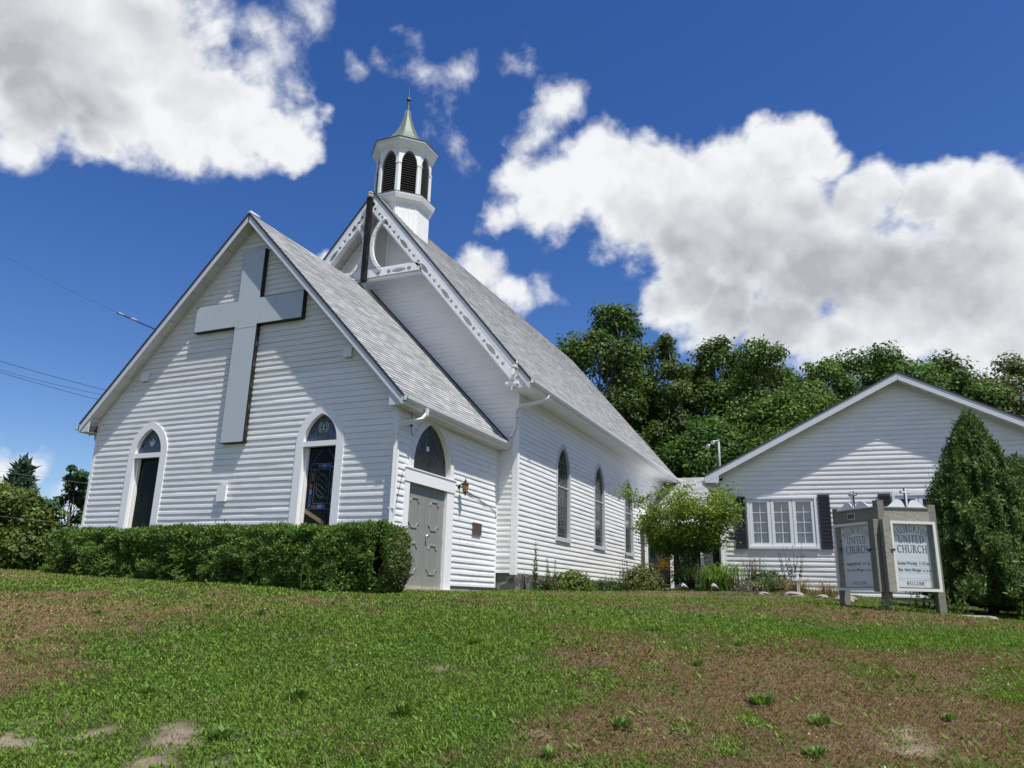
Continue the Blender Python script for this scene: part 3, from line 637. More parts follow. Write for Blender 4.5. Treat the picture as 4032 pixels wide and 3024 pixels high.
# nave roof
yf = VD - NOF
for sgn in (1, -1):
    ex = NC + sgn * (NX + NOE - NC)
    roof_slope('nave_roof_slope', ch, (NC, yf, NR), (NC, NREAR, NR), (ex, yf, NE), (ex, NREAR, NE), .07)
    up = Vector((sgn*NS, 0, 1)).normalized(); a = Vector((NC, yf, NR)); e = Vector((ex, yf, NE))
    m_ = MB(); slanted(m_, a - up*.025, e - up*.025, (0,0,1), (0,-1,0), .24, .022); m_.build('rake_board', M['fascia'], ch)
    m_ = MB(); slanted(m_, a + up*.018, e + up*.018, up, (0,-1,0), .05, .04); m_.build('shingle_edge', M['shingle_edge'], ch)
    m_ = MB(); n = 20
    for k in range(n):
        t0, t1 = k/n, (k+1)/n - .0018; p0, p1 = a.lerp(e, t0), a.lerp(e, t1); dz = Vector((0,0,-.235 - .004*random.random()))
        m_.prism([p0+dz, p1+dz, p1+dz+Vector((0,NOF+.01,0)), p0+dz+Vector((0,NOF+.01,0))], (0,0,.014))
    m_.build('rake_soffit', M['soffit'], ch)
    m_ = MB(); a2 = Vector((NC, NREAR, NR)); e2 = Vector((ex, NREAR, NE)); slanted(m_, a2 - up*.02, e2 - up*.02, (0,0,1), (0,1,0), .24, .022); m_.build('rake_board', M['fascia'], ch)
    xi, xo = ex - sgn*(NOE - .02), ex
    rt = MB(); rt.prism([(ex, yf+.002, NE-.07), (ex, yf+.002, NE-.21), (xi, yf+.002, NE-.21), (xi, yf+.002, NE+NS*(NOE-.02)-.07)], (0, .016, 0)); rt.build('eave_return', M['fascia'], ch)
    MB().box(min(xi, xo), max(xi, xo), yf+.02, NREAR, NE-.21, NE-.195).build('eave_soffit', M['trim'], ch)
    MB().box(min(ex, ex+sgn*.02), max(ex, ex+sgn*.02), yf, NREAR, NE-.22, NE-.05).build('eave_fascia', M['trim'], ch)
    g = MB(); prof = [(0.02, -.03), (.02, -.15), (.09, -.15), (.12, -.09), (.13, -.03), (.12, -.03), (.11, -.085), (.085, -.135), (.032, -.135), (.032, -.03)]
    g.prism([(ex + sgn*a_, yf - .03, NE + b_) for a_, b_ in prof], (0, NREAR - yf + .03, 0)); g.prism([(ex + sgn*a_, yf - .03, NE + b_) for a_, b_ in prof[:5]], (0, .012, 0))
    g.build('gutter', M['trim_old'], ch)
    m_ = MB(); m_.box(min(NX if sgn > 0 else NXL, (NX if sgn > 0 else NXL)+sgn*.03), max(NX if sgn > 0 else NXL, (NX if sgn > 0 else NXL)+sgn*.03), VD+.1, NB, 5.0, 5.14); m_.build('frieze_strip', M['trim'], ch)

# downspouts
d = MB(); square_pipe(d, [(.385,.50,3.71),(.375,.49,3.60),(.33,.42,3.49),(.16,.10,3.36),(.06,-.06,3.29),(.045,-.085,3.18),(.045,-.085,2.0),(.045,-.085,.3)], .085, .06)
for z in (3.1, 1.6): d.box(-.02, .11, -.13, -.022, z, z+.03)
d.build('downspout', M['trim_old'], ch)
d = MB(); square_pipe(d, [(1.2,5.35,5.20),(1.19,5.33,5.08),(1.10,5.22,4.98),(.68,4.86,4.80),(.56,4.80,4.74),(.50,4.80,4.62),(.50,4.80,4.2),(.42,4.80,4.02),(.36,4.78,3.97)], .085, .06)
d.box(.44, .58, 4.76, 4.88, 4.5, 4.53); d.build('downspout', M['trim_old'], ch)
d = MB(); square_pipe(d, [(-9.06,.2,3.71),(-9.05,.2,3.58),(-8.98,.2,3.48),(-8.83,.2,3.40),(-8.81,.2,3.2),(-8.81,.2,.4)], .08, .06); d.build('downspout', M['trim_old'], ch)

# front windows
def front_window(c, wo, wi, z0, zs, zo, zi, emblem):
    fm = MB(); arch_frame(fm, front, c, wo, wi, z0, zs, zo, zi, .032, .17)
    fm.box(c - wi/2, c + wi/2, -.028, .10, zs - .10, zs + .012)
    fr_ = fm.build('stained_glass_window', M['trim'], ch)
    m_ = MB()
    for sx in (-1, 1):
        m_.box(c + sx*(wi/2 - .028) - .028, c + sx*(wi/2 - .028) + .028, .075, .12, z0, zs - .10)
        m_.box(c + sx*(wi/2 - .065) - .012, c + sx*(wi/2 - .065) + .012, .10, .13, z0, zs - .10)
    m_.build('sash', M['trim_old'], fr_)
    p = MB(); p.box(c - wi/2, c + wi/2, .135, .142, z0, zs - .06); p.build('pane', M['glass'], fr_)
    I = gothic(wi + .03, zs - .02, zs, zi + .02); p = MB(); p.prism([front(c + x, z, -.07) for x, z in I], (0, .01, 0)); p.build('fanlight_pane', M['green_g'], fr_)
    def tiles(lst, mt, nm, o):
        for x, z, w, h in lst: MB().box(c + x - w/2, c + x + w/2, -o - .006, -o, z - h/2, z + h/2).build(nm, M[mt], fr_)
    zb = zs
    tiles([(-.30,zb+.10,.07,.12),(-.21,zb+.17,.06,.10),(.21,zb+.19,.07,.11),(.31,zb+.12,.07,.13),(-.36,zb+.06,.05,.08)], 'blue', 'blue_glass', -.069)
    tiles([(-.02,zb+.035,.62,.03),(-.16,zb+.42,.10,.06),(.16,zb+.44,.10,.06),(-.30,zb+.22,.05,.07),(.28,zb+.28,.06,.07)], 'dblue', 'deep_blue_glass', -.069)
    if emblem == 'dove':
        e = MB(); k = .052
        pts = [(0,-2.2),(.5,-1.6),(1.5,-.9),(1.75,.2),(1.7,1.3),(1.1,.9),(.7,.2),(.35,.6),(.35,1.5),(.75,1.75),(.3,1.95),(-.05,1.9),(-.3,1.5),(-.35,.6),(-.8,.1),(-1.25,.7),(-1.75,1.15),(-1.7,0),(-1.3,-1.0),(-.5,-1.6)]
        e.prism([front(c + x*k, zs + .28 + z*k, -.063) for x, z in pts], (0, .004, 0)); e.build('etched_bird', M['etched'], fr_)
    else:
        tiles([(-.33,zb+.075,.05,.11),(.27,zb+.075,.05,.11),(-.20,zb+.36,.07,.09),(.25,zb+.34,.06,.10),(-.03,zb+.52,.08,.10),(.13,zb+.10,.05,.07)], 'red', 'red_glass', -.0685)
        e = MB(); zc = zs + .32
        for rr in (.125, .085):
            for s0, s1 in ((.10, .43), (.57, .90)):
                P = [(rr*math.sin(2*math.pi*t), -rr*math.cos(2*math.pi*t)*1.05) for t in np.linspace(s0, s1, 9)]
                for q in range(8): flat_bar(e, front, c + P[q][0], zc + P[q][1], c + P[q+1][0], zc + P[q+1][1], .016, -.064, .003)
        flat_bar(e, front, c-.075, zc-.10, c-.02, zc-.10, .014, -.064, .003); flat_bar(e, front, c+.02, zc-.10, c+.075, zc-.10, .014, -.064, .003)
        flat_bar(e, front, c, zc-.04, c, zc+.06, .03, -.064, .003); flat_bar(e, front, c-.05, zc-.05, c+.05, zc-.05, .014, -.064, .003); e.build('etched_emblem', M['etched'], fr_)
        z = 1.36; hx, zl, zh = .30, 1.66, 2.62                       # the leaded panel behind the lower pane
        L = MB()
        for a in ((-hx,zl,hx,zl),(-hx,zh,hx,zh),(-hx,zl,-hx,zh),(hx,zl,hx,zh),(-.19,1.78,.19,1.78),(-.19,2.50,.19,2.50),(-.19,1.78,-.19,2.50),(.19,1.78,.19,2.50),(-.27,zh+.03,-.05,zh+.32),(.30,zh+.03,.10,zh+.32)): flat_bar(L, front, c+a[0]+.03, a[1], c+a[2]+.03, a[3], .012, -.131, .003)
        for k in range(5):
            t = 1.86 + k*.125; flat_bar(L, front, c-.12, t+.12, c+.18, t-.10 if t > 1.95 else t, .007, -.131, .003)
        P = [(.14*math.cos(t), 2.14 + .26*math.sin(t)) for t in np.linspace(0, 2*math.pi, 17)]
        for q in range(16): flat_bar(L, front, c+.03+P[q][0], P[q][1], c+.03+P[q+1][0], P[q+1][1], .008, -.131, .003)
        L.build('leading', M['lead'], fr_)
        tiles([(-.24,2.02,.06,.12),(.31,2.03,.07,.12),(.06,zh-.05,.11,.08),(.02,zl+.05,.12,.08),(-.24,zl+.08,.03,.06),(.29,zl+.10,.03,.04),(.27,zh-.08,.04,.05),(-.20,zh-.13,.04,.04)], 'blue', 'blue_glass', -.130)
        tiles([(-.05,zh-.05,.08,.08),(-.10,zl+.05,.08,.08),(-.24,2.14,.06,.09),(.31,2.17,.05,.12),(-.21,2.34,.05,.18),(.30,2.36,.04,.2)], 'red', 'red_glass', -.130)
        tiles([(-.17,zl+.05,.05,.08),(.13,zl+.05,.09,.08),(.18,zh-.05,.12,.08),(-.24,1.86,.06,.16)], 'dblue', 'deep_blue_glass', -.130)
        s_ = MB(); s_.obox((c-.10, .1325, 1.50), (.80,0,-.42), (0,1,0), (.42,0,.80), .30, .002, .04); s_.build('wooden_board', M['wood'], fr_)
front_window(*LWIN, 'dove'); front_window(*RWIN, 'wreath')

# nave side windows
def nave_window(y, w):
    fm = MB(); arch_frame(fm, nside, y, 1.20, 1.02, WZ0, WZS, WZT, WZT - .14, .035, .09)
    fm.box(NX - .05, NX + .055, y - .62, y + .62, WZ0 - .10, WZ0 + .015)
    fr_ = fm.build('lancet_window', M['alum'], ch)
    I = gothic(1.04, WZ0, WZS, WZT - .13); p = MB(); p.prism([nside(y + x, z, -.045) for x, z in I], (-.006, 0, 0)); p.build('storm_pane', M['glass_grey'], fr_)
    p = MB(); p.box(NX - .045, NX - .02, y - .51, y + .51, WZS - .42, WZS - .385); p.build('meeting_rail', M['alum'], fr_)
    L = MB()
    for k in range(11):
        z = WZ0 + .12 + k * .21
        for j in (-1, 0, 1):
            o = .0 if k % 2 else .12; x0 = j*.27 + o - .06
            if abs(x0) < .40: flat_bar(L, nside, y + x0, z, y + x0 + .05*(1 if k % 3 else -1), z + .2, .010, -.044, .004)
        flat_bar(L, nside, y - .47, z, y + .47, z, .009, -.044, .004)
    L.build('leading', M['lead_hi'], fr_)
for y, w in NWINS: nave_window(y, w)

# entrance: double door, casing, transom light
fr_ = MB(); fr_.box(-.10, .035, .38, .57, .10, 2.23); fr_.box(-.10, .035, 2.18, 2.51, .10, 2.23); fr_.box(-.10, .05, .36, 2.54, 2.23, 2.50); fr_.box(-.08, .065, .35, 2.55, 2.50, 2.525)
dd = fr_.build('double_door', M['trim'], ch)
for (a, b_) in ((.575, 1.372), (1.378, 2.175)):
    lf = MB().box(-.075, -.04, a, b_, .11, 2.225).build('door_leaf', M['door'], dd)
for (ya, yb_) in ((.70, 1.12), (1.53, 1.95)):
    for (za, zb) in ((1.34, 1.95), (.42, 1.02)):
        k = .09; P = []; pm = MB()
        for (cy_, cz_, a0) in ((ya, za, 90), (yb_, za, 180), (yb_, zb, 270), (ya, zb, 0)):
            for q in range(6):
                a = R(a0 - 90 * q / 5); P.append((cy_ + k*math.cos(a), cz_ + k*math.sin(a)))
        P2 = [(q[0], q[1]) for q in P]
        for i in range(len(P2)):
            u, v = P2[i], P2[(i+1) % len(P2)]
            if math.hypot(u[0]-v[0], u[1]-v[1]) > .003: flat_bar(pm, vside, u[0], u[1], v[0], v[1], .034, -.04, .016)
        pm.build('door_moulding', M['door_mould'], dd)
kb = MB(); kb.tube([(-.04,1.43,1.19),(.0,1.43,1.19)], .014, 8); kb.tube([(-.002,1.43,1.19),(.012,1.43,1.19),(.03,1.43,1.19),(.042,1.43,1.19)], [.016,.033,.031,.012], 10); kb.build('door_knob', M['chrome'], dd)
hg = MB()
for z in (1.98, 1.15, .35): hg.box(-.045, -.02, 2.17, 2.19, z-.05, z+.05)
hg.build('hinge', M['alum'], dd)
MB().box(-.1, .16, .34, 2.5, .02, .105).build('door_sill', M['concrete'], dd)
tf = MB(); arch_frame(tf, vside, TR[0], TR[1], TR[2], 2.53, TR[4], TR[5], TR[6], .04, .11); t_ = tf.build('transom_window', M['trim_old'], ch)
I = gothic(TR[2] + .02, 2.53, TR[4], TR[6]); p = MB(); p.prism([vside(TR[0] + x, z, -.09) for x, z in I], (-.006, 0, 0)); p.build('pane', M['glass_grey'], t_)
L = MB()
for k in range(9):
    a = -1.2 + k*.3
    flat_bar(L, vside, TR[0]+.02*math.sin(k*5), 2.62, TR[0] + .62*math.sin(a*.62), 2.62 + .85*math.cos(a*.62), .008, -.089, .004)
for rr in (.2, .42, .6):
    P = [(rr*math.sin(t), 2.62 + rr*1.3*math.cos(t)) for t in np.linspace(-1.3, 1.3, 12)]
    for q in range(11): flat_bar(L, vside, TR[0]+P[q][0], P[q][1], TR[0]+P[q+1][0], P[q+1][1], .008, -.089, .004)
L.build('leading', M['lead'], t_)
MB().box(-.089, -.084, 1.36, 1.47, 3.02, 3.12).build('paper_notice', M['trim'], t_)

# gable truss of the nave: rake boards with cut-outs, collar beam, arched braces, king post
TY = yf - .05
def cut_plate(name, outline, holes, depth, y, parent, m):
    cu = bpy.data.curves.new(name, 'CURVE'); cu.dimensions = '2D'; cu.fill_mode = 'BOTH'; cu.extrude = depth / 2
    for P in [outline] + holes:
        sp = cu.splines.new('POLY'); sp.points.add(len(P) - 1); sp.use_cyclic_u = True
        for k, (a, b_) in enumerate(P): sp.points[k].co = (a, b_, 0, 1)
    tmp = bpy.data.objects.new('t', cu); COL.objects.link(tmp)
    me = bpy.data.meshes.new_from_object(tmp.evaluated_get(bpy.context.evaluated_depsgraph_get())); bpy.data.objects.remove(tmp); bpy.data.curves.remove(cu)
    me.transform(Matrix(((1,0,0,0),(0,0,-1,y),(0,1,0,0),(0,0,0,1)))); me.name = name; me.materials.clear(); me.materials.append(m)
    return link_mesh(name, me, parent)
def circ(x, z, r): return [(x + r*math.cos(t), z + r*math.sin(t)) for t in np.linspace(0, 2*math.pi, 13)[:-1]]
def diam(c, u, n, a): 
    o = []
    for k in range(4):
        p = [(1,0),(0,1),(-1,0),(0,-1)][k]; q = [(.3,.3),(-.3,.3),(-.3,-.3),(.3,-.3)][k]
        o += [c + (u*p[0] + n*p[1]) * a, c + (u*q[0] + n*q[1]) * a]
    return [tuple(x) for x in o]
def lens(c, u, n, L, w): return [tuple(c + u*(L/2*math.cos(t)) + n*(w/2*math.sin(t)*abs(math.sin(t))**.6)) for t in np.linspace(0, 2*math.pi, 19)[:-1]]
kp = MB(); kp.box(NC-.075, NC+.075, TY-.17, TY-.05, 8.70, 11.42); kpo = kp.build('king_post', M['postblk'], ch)
fb = MB(); fb.lathe((NC, TY-.11, 11.41), [(.08,0),(.095,.05),(.085,.10),(.10,.14),(.06,.19)], 6, .3, False); fb.build('worn_finial', M['stone_pale'], kpo)
for sgn in (1, -1):
    top = Vector((NC, NR - .30)); ex = NC + sgn*(NX + NOE - NC); bot = Vector((ex - sgn*.33, NR - .30 - NS*(abs(ex-NC)-.33)))
    u = (bot - top).normalized(); n = Vector((-u.y, u.x)) * (1 if sgn > 0 else -1)      # n points up and out
    w = .21; Lb = (bot - top).length
    O = [tuple(top), tuple(bot), tuple(bot - n*w), tuple(top - n*w - u*0.0)]
    H = []; mid = -n*w*.5; per = 1.14; s = .35
    while s < Lb - .2:
        H.append(diam(top + u*s + mid, u, n, .085))
        if s + per < Lb + .3:
            H.append(circ(*(top + u*(s+.25) + mid), .052)); H.append(lens(top + u*(s+.57) + mid, u, n, .46, .13)); H.append(circ(*(top + u*min(Lb-.06, s+.89) + mid), .052))
        s += per
    cut_plate('pierced_rake_board', O, H, .04, TY, ch, M['trim'])
    # deeper lower edge strip of that board
    m_ = MB(); q = lambda v: (v.x, TY, v.y); A = top - n*w; B = bot - n*w
    m_.prism([q(A), q(B), q(B - n*.035), q(A - n*.035)], (0, .12, 0)); m_.build('rake_strip', M['trim'], ch)
    # end bracket with small drops
    e = MB(); bx, bz = bot.x - sgn*.16, bot.y - .20
    e.box(bx-.17, bx+.17, TY-.03, TY+.05, bz-.02, bz+.05); e.prism([(bx-.15,TY-.02,bz-.02),(bx-.11,TY-.02,bz-.10),(bx-.05,TY-.02,bz-.06),(bx,TY-.02,bz-.19),(bx+.05,TY-.02,bz-.06),(bx+.11,TY-.02,bz-.10),(bx+.15,TY-.02,bz-.02)], (0,.03,0)); e.build('bracket_drop', M['trim'], ch)
    # arched brace
    cx_ = NC + sgn*.98; cz_ = 9.86; O2 = []; I2 = []
    for t in np.linspace(-58, 58, 15):
        a = R(180 + t) if sgn > 0 else R(-t)
        O2.append((cx_ + 1.02*math.cos(a)*.88, cz_ + 1.02*math.sin(a))); I2.append((cx_ + .92*math.cos(a)*.865, cz_ + .93*math.sin(a)))
    H = []
    for k in range(1, 14, 2):
        o_ = Vector(O2[k]); i_ = Vector(I2[k]); t_ = (Vector(O2[min(14,k+1)]) - Vector(O2[k-1])).normalized(); H.append(lens((o_+i_)/2, t_, Vector((-t_.y, t_.x)), .10, .03))
    cut_plate('arched_brace', O2 + I2[::-1], H, .07, TY - .02, ch, M['trim'])
zc1, zc0 = 9.08, 8.80; xr = (NR - .45 - zc1) / NS
H = []
for sgn in (1, -1):
    X = Vector((1, 0)); Y = Vector((0, 1)); zc = (zc1 + zc0)/2
    H += [diam(Vector((NC + sgn*.42, zc)), X, Y, .10), circ(NC + sgn*.78, zc, .07), lens(Vector((NC + sgn*1.12, zc)), X, Y, .50, .14), circ(NC + sgn*1.46, zc, .07), diam(Vector((NC + sgn*1.80, zc)), X, Y, .10)]
cut_plate('collar_beam', [(NC-xr+.05, zc1), (NC+xr-.05, zc1), (NC+xr+.12, zc0), (NC-xr-.12, zc0)], H, .04, TY, ch, M['trim'])
m_ = MB(); m_.box(NC-xr-.1, NC+xr+.1, TY, TY+.14, zc0-.035, zc0); m_.box(NC-xr+.1, NC+xr-.1, TY, TY+.14, zc1, zc1+.03); m_.build('beam_strip', M['trim'], ch)
# gable vent
v = MB(); v.box(NC-.27, NC-.20, VD-.05, VD+.02, 9.2, 10.78); v.box(NC+.20, NC+.27, VD-.05, VD+.02, 9.2, 10.78); v.box(NC-.27, NC+.27, VD-.05, VD+.02, 10.781, 10.86); vo = v.build('gable_vent', M['trim'], ch)
v = MB()
for k in range(26): v.obox((NC, VD-.008, 9.26 + k*.058), (1,0,0), (0,.8,-.6), (0,.6,.8), .20, .030, .006)
v.build('louvre_slats', M['trim_old'], vo)

# belfry: octagonal base, louvred drum, cornices, copper spire, finial
BX, BY = -4.11, 5.76; A8 = R(22.5)
def octa(c, prof, mb=None): return (mb or MB()).lathe(c, prof, 8, A8, False)
bf = octa((BX, BY, 0), [(.92, 9.4), (.92, 11.80)]).build('belfry', M['belfry'], ch)
bt = MB()
for k in range(8):
    a0 = A8 + k*R(45); p0 = Vector((BX + .92*math.cos(a0), BY + .92*math.sin(a0), 0)); a1 = a0 + R(45); p1 = Vector((BX + .92*math.cos(a1), BY + .92*math.sin(a1), 0)); nn = ((p0+p1)/2 - Vector((BX,BY,0))).normalized(); t = (p1-p0).normalized()
    for j in range(4):
        c = p0.lerp(p1, (j + .5)/4); bt.obox(c + Vector((0,0,10.65)) + nn*.004, t, nn, (0,0,1), .012, .008, 1.1)
bt.build('batten', M['belfry'], bf)
octa((BX,BY,0), [(.93,11.66),(1.0,11.72),(1.05,11.76),(1.09,11.90),(1.09,11.94),(.86,12.02)]).build('lower_cornice', M['belfry'], bf)
octa((BX,BY,0), [(1.095,11.935),(1.10,11.96),(.86,12.04)]).build('cornice_capping', M['copper'], bf)
octa((BX,BY,0), [(.70,12.0),(.70,13.8)]).build('bell_chamber', M['dark'], bf)
RD = .90
for k in range(8):
    am = k*R(45); nn = Vector((math.cos(am), math.sin(am), 0)); t = Vector((-nn.y, nn.x, 0)); ap = RD*math.cos(R(22.5)); hw = RD*math.sin(R(22.5))
    fr8 = lambda x, z, o, nn=nn, t=t, ap=ap: tuple(Vector((BX, BY, z)) + nn*(ap + o) + t*x)
    pn = MB(); I = gothic(.50, 12.02, 13.05, 13.58, 8); O = [(-hw, 12.02)] + [(-hw, 12.02 + (13.8-12.02)*q/9) for q in range(1, 9)] + [(-hw, 13.8), (0, 13.8), (hw, 13.8)] + [(hw, 12.02 + (13.8-12.02)*q/9) for q in range(8, 0, -1)] + [(hw, 12.02)]
    n_ = len(I); O = [O[int(round(q*(len(O)-1)/(n_-1)))] for q in range(n_)]
    pn.bridge([fr8(x, z, 0) for x, z in O], [fr8(x, z, 0) for x, z in I]); pn.bridge([fr8(x, z, 0) for x, z in I], [fr8(x, z, -.10) for x, z in I])
    for sx in (-1, 1):
        pn.prism([fr8(sx*(hw-.002), 12.02, .0), fr8(sx*(hw-.075), 12.02, .0), fr8(sx*(hw-.075), 13.05, .0), fr8(sx*(hw-.002), 13.05, .0)], nn*.022)
        pn.prism([fr8(sx*(hw+.006), 13.03, .0), fr8(sx*(hw-.095), 13.03, .0), fr8(sx*(hw-.095), 13.09, .0), fr8(sx*(hw+.006), 13.09, .0)], nn*.034)
    pn.build('belfry_panel', M['belfry'], bf)
    lv = MB(); sp_ = gothic_span(0, .52, 12.0, 13.05, 13.58)
    z = 12.06
    while z < 13.55:
        s_ = sp_(z + .02)
        if s_: lv.obox(Vector(fr8(0, z, -.055)), t, nn*.86 - Vector((0,0,.5)), nn*.5 + Vector((0,0,.86)), (s_[1]-s_[0])/2, .05, .007)
        z += .082
    lv.build('louvre', M['louvre'], bf)
octa((BX,BY,0), [(.86,13.52),(.93,13.58),(1.02,13.68),(1.06,13.80),(1.09,13.80),(1.09,13.86),(.95,13.90)]).build('upper_cornice', M['belfry'], bf)
octa((BX,BY,0), [(1.105,13.845),(1.115,13.875),(1.03,13.91),(.88,13.985),(.70,14.13),(.53,14.31),(.38,14.54),(.26,14.80),(.17,15.06),(.105,15.29),(.066,15.50)]).build('spire', M['copper'], bf)
octa((BX,BY,0), [(.062,15.48),(.045,15.7),(.042,15.86),(.05,15.88),(.075,15.92),(.078,15.95),(.06,15.99),(.03,16.0),(.022,16.15),(.004,16.47)]).build('finial', M['dkcopper'], bf)
sr = MB()
for k in range(8):
    a = A8 + k*R(45); prof = [(1.03,13.91),(.88,13.985),(.70,14.13),(.53,14.31),(.38,14.54),(.26,14.80),(.17,15.06),(.105,15.29),(.066,15.50)]
    sr.tube([(BX + (r+.004)*math.cos(a), BY + (r+.004)*math.sin(a), z+.004) for r, z in prof], .012, 5)
sr.build('spire_rib', M['copper'], bf)

# ------------------------------------------------------------------ things on the church walls
c = MB(); cx_, ca, cb_ = -4.235, 1.60, .32; yc = -.14
P = [(cx_-cb_,3.16),(cx_+cb_,3.16),(cx_+cb_,5.93),(cx_+ca,5.93),(cx_+ca,6.57),(cx_+cb_,6.57),(cx_+cb_,7.83),(cx_-cb_,7.83),(cx_-cb_,6.57),(cx_-ca,6.57),(cx_-ca,5.93),(cx_-cb_,5.93)]
wc = thing('wall_cross', 'large flat grey metal cross with black sides mounted on the front gable', 'cross', (cx_, yc, 3.16))
c.prism([(x, yc - .006, z) for x, z in P], (0, .006, 0)); c.build('cross_face', M['grey_metal'], wc)
c = MB(); k = .012; Q = [(x + (k if x > cx_ else -k), z + (k if z in (7.83, 6.57) else -k)) for x, z in P]
c.prism([(x, yc, z) for x, z in Q], (0, .118, 0)); c.build('cross_side', M['black'], wc)
for z in (3.4, 3.9, 4.4, 4.9, 5.4, 5.75): MB().box(cx_+cb_+.011, cx_+cb_+.022, yc+.03, yc+.10, z, z+.12).build('side_plate', M['shingle_edge'], wc)
MB().box(cx_-cb_+.01, cx_+cb_-.01, yc-.0075, yc-.006, 5.86, 5.868).build('panel_seam', M['grey_seam'], wc)
for x0, x1, z0, z1, lab in ((-4.51,-4.28,1.87,2.2,'small white metal box on the front siding midway between the two tall windows'), (-1.43,-1.24,4.88,5.08,'small white cover plate high on the front gable at the right of the cross'), (-7.46,-7.25,4.88,5.08,'small white cover plate high on the front gable at the left of the cross')):
    m_ = MB(); m_.box(x0, x1, -.075, -.01, z0, z1); m_.box(x0-.012, x1+.012, -.085, -.06, z0-.012, z1+.012); o = m_.build('cover_box', M['siding'], None); tag(o, lab, 'cover box')
lp = thing('wall_lantern', 'black lantern with amber glass beside the grey double door', 'lantern', (.2, 2.76, 2.2))
m_ = MB(); m_.tube([(.0,2.76,2.42),(.03,2.76,2.42)], .05, 10); m_.tube([(.02,2.76,2.43),(.08,2.76,2.49),(.14,2.76,2.50),(.17,2.76,2.46)], .014, 6); m_.build('bracket_arm', M['black'], lp)
m_ = MB(); m_.lathe((.18,2.76,0), [(.012,2.62),(.012,2.58),(.03,2.55),(.045,2.52),(.095,2.465),(.09,2.455)], 6, 0, False); m_.build('lantern_roof', M['black'], lp)
m_ = MB(); m_.lathe((.18,2.76,0), [(.078,2.452),(.045,2.29)], 6, 0, False); m_.build('lantern_glass', M['amber'], lp)
m_ = MB()
for k in range(6): a = k*R(60); m_.tube([(.18+.08*math.cos(a), 2.76+.08*math.sin(a), 2.455), (.18+.047*math.cos(a), 2.76+.047*math.sin(a), 2.285)], .007, 5)
m_.lathe((.18,2.76,0), [(.052,2.295),(.05,2.28),(.02,2.26),(.012,2.21),(.003,2.20)], 6, 0, False); m_.build('lantern_cage', M['black'], lp)
pl = thing('wall_plaque', 'brown bronze plaque on the white siding right of the church door', 'plaque', (.03, 3.74, 1.41))
MB().box(.022, .045, 3.52, 3.96, 1.40, 1.68).build('plaque_plate', M['bronze'], pl)
m_ = MB()
for z, h in ((1.405,.02),(1.655,.02)): m_.box(.045, .052, 3.52, 3.96, z, z+h)
for y in (3.52, 3.94): m_.box(.045, .052, y, y+.02, 1.405, 1.675)
m_.build('plaque_rim', M['bronze_hi'], pl)
m_ = MB()
for i, (z, w) in enumerate(((1.615,.28),(1.575,.32),(1.535,.24),(1.495,.30),(1.455,.14))):
    y = 3.74 - w/2
    while y < 3.74 + w/2: l = .02 + random.random()*.04; m_.box(.045, .048, y, y+l, z, z+.014); y += l + .014
m_.build('raised_lines', M['bronze_hi'], pl)
fl = thing('flood_light', 'chrome spotlight pair clamped to the lower end of the big front rake', 'spotlight', (.80, 4.1, 5.55))
for k, (x, z) in enumerate(((.80, 5.72), (.74, 5.60))):
    m_ = MB(); d = Vector((.10, -.75, -.65 + .1*k)).normalized(); p = Vector((x, 4.13, z)); m_.tube([p, p + d*.05, p + d*.14, p + d*.19, p + d*.20], [.03,.045,.06,.085,.08], 12); m_.build('lamp_head', M['chrome'], fl)
m_ = MB(); m_.tube([(.78,4.17,5.80),(.80,4.13,5.72),(.74,4.13,5.60)], .018, 6); m_.build('lamp_mount', M['alum'], fl)
w_ = MB(); w_.tube([(.07,.42,3.66),(.07,.42,3.50)], .008, 5); w_.tube([(.07,.42,3.50),(.07,.42,3.36)], .028, 8); w_.tube([(.07,.42,3.36),(.075,.43,3.27),(.07,.46,3.2),(.06,.50,3.17),(.05,.53,3.22)], .006, 5)
tag(w_.build('hanging_cable', M['wire'], None), 'short black cable with a plug hanging under the eave by the downspout', 'cable')
w_ = MB(); w_.tube([(.02,.32,2.45),(.02,.15,1.9),(.02,.05,1.45)], .006, 5); w_.tube([(-.03,-.03,1.42),(-.3,-.04,1.22),(-.6,-.04,1.05)], .006, 5); w_.tube([(.03,2.86,2.42),(.03,3.7,2.28),(.03,4.75,2.08),(.03,4.82,1.9)], .007, 5)
w_.build('lamp_wire', M['wire'], ch)

# ------------------------------------------------------------------ connecting link and porch canopy
lk = thing('link_building', 'low white link building with glass door joining the church and the hall', 'link building', (2.7, 20, .4))
LY = 20.0
siding_wall(lambda x, z, o: (x, LY - o, z), .55, 4.0, lambda z: (NX + .02, 5.2), 'link_wall', M['siding'], lk, [lambda z: (.72, 1.55) if z < 2.75 else None, lambda z: (2.26, 2.52) if 1.2 < z < 2.5 else None, lambda z: (2.86, 3.2) if 1.0 < z < 2.5 else None])
m_ = MB(); m_.box(NX, 5.3, LY + .12, LY + .16, .3, 4.1); m_.build('inner_wall', M['dark'], lk)
m_ = MB(); m_.box(.70, .80, LY-.04, LY+.06, .5, 2.8); m_.box(1.47, 1.57, LY-.04, LY+.06, .5, 2.8); m_.box(.70, 1.57, LY-.04, LY+.06, 2.68, 2.8); m_.box(.8, 1.47, LY-.03, LY+.04, 1.85, 1.93); m_.box(.8, 1.47, LY-.03, LY+.04, .52, .66)
gd = m_.build('glass_door', M['trim'], lk); MB().box(.8, 1.47, LY+.02, LY+.03, .6, 2.7).build('pane', M['glass'], gd)
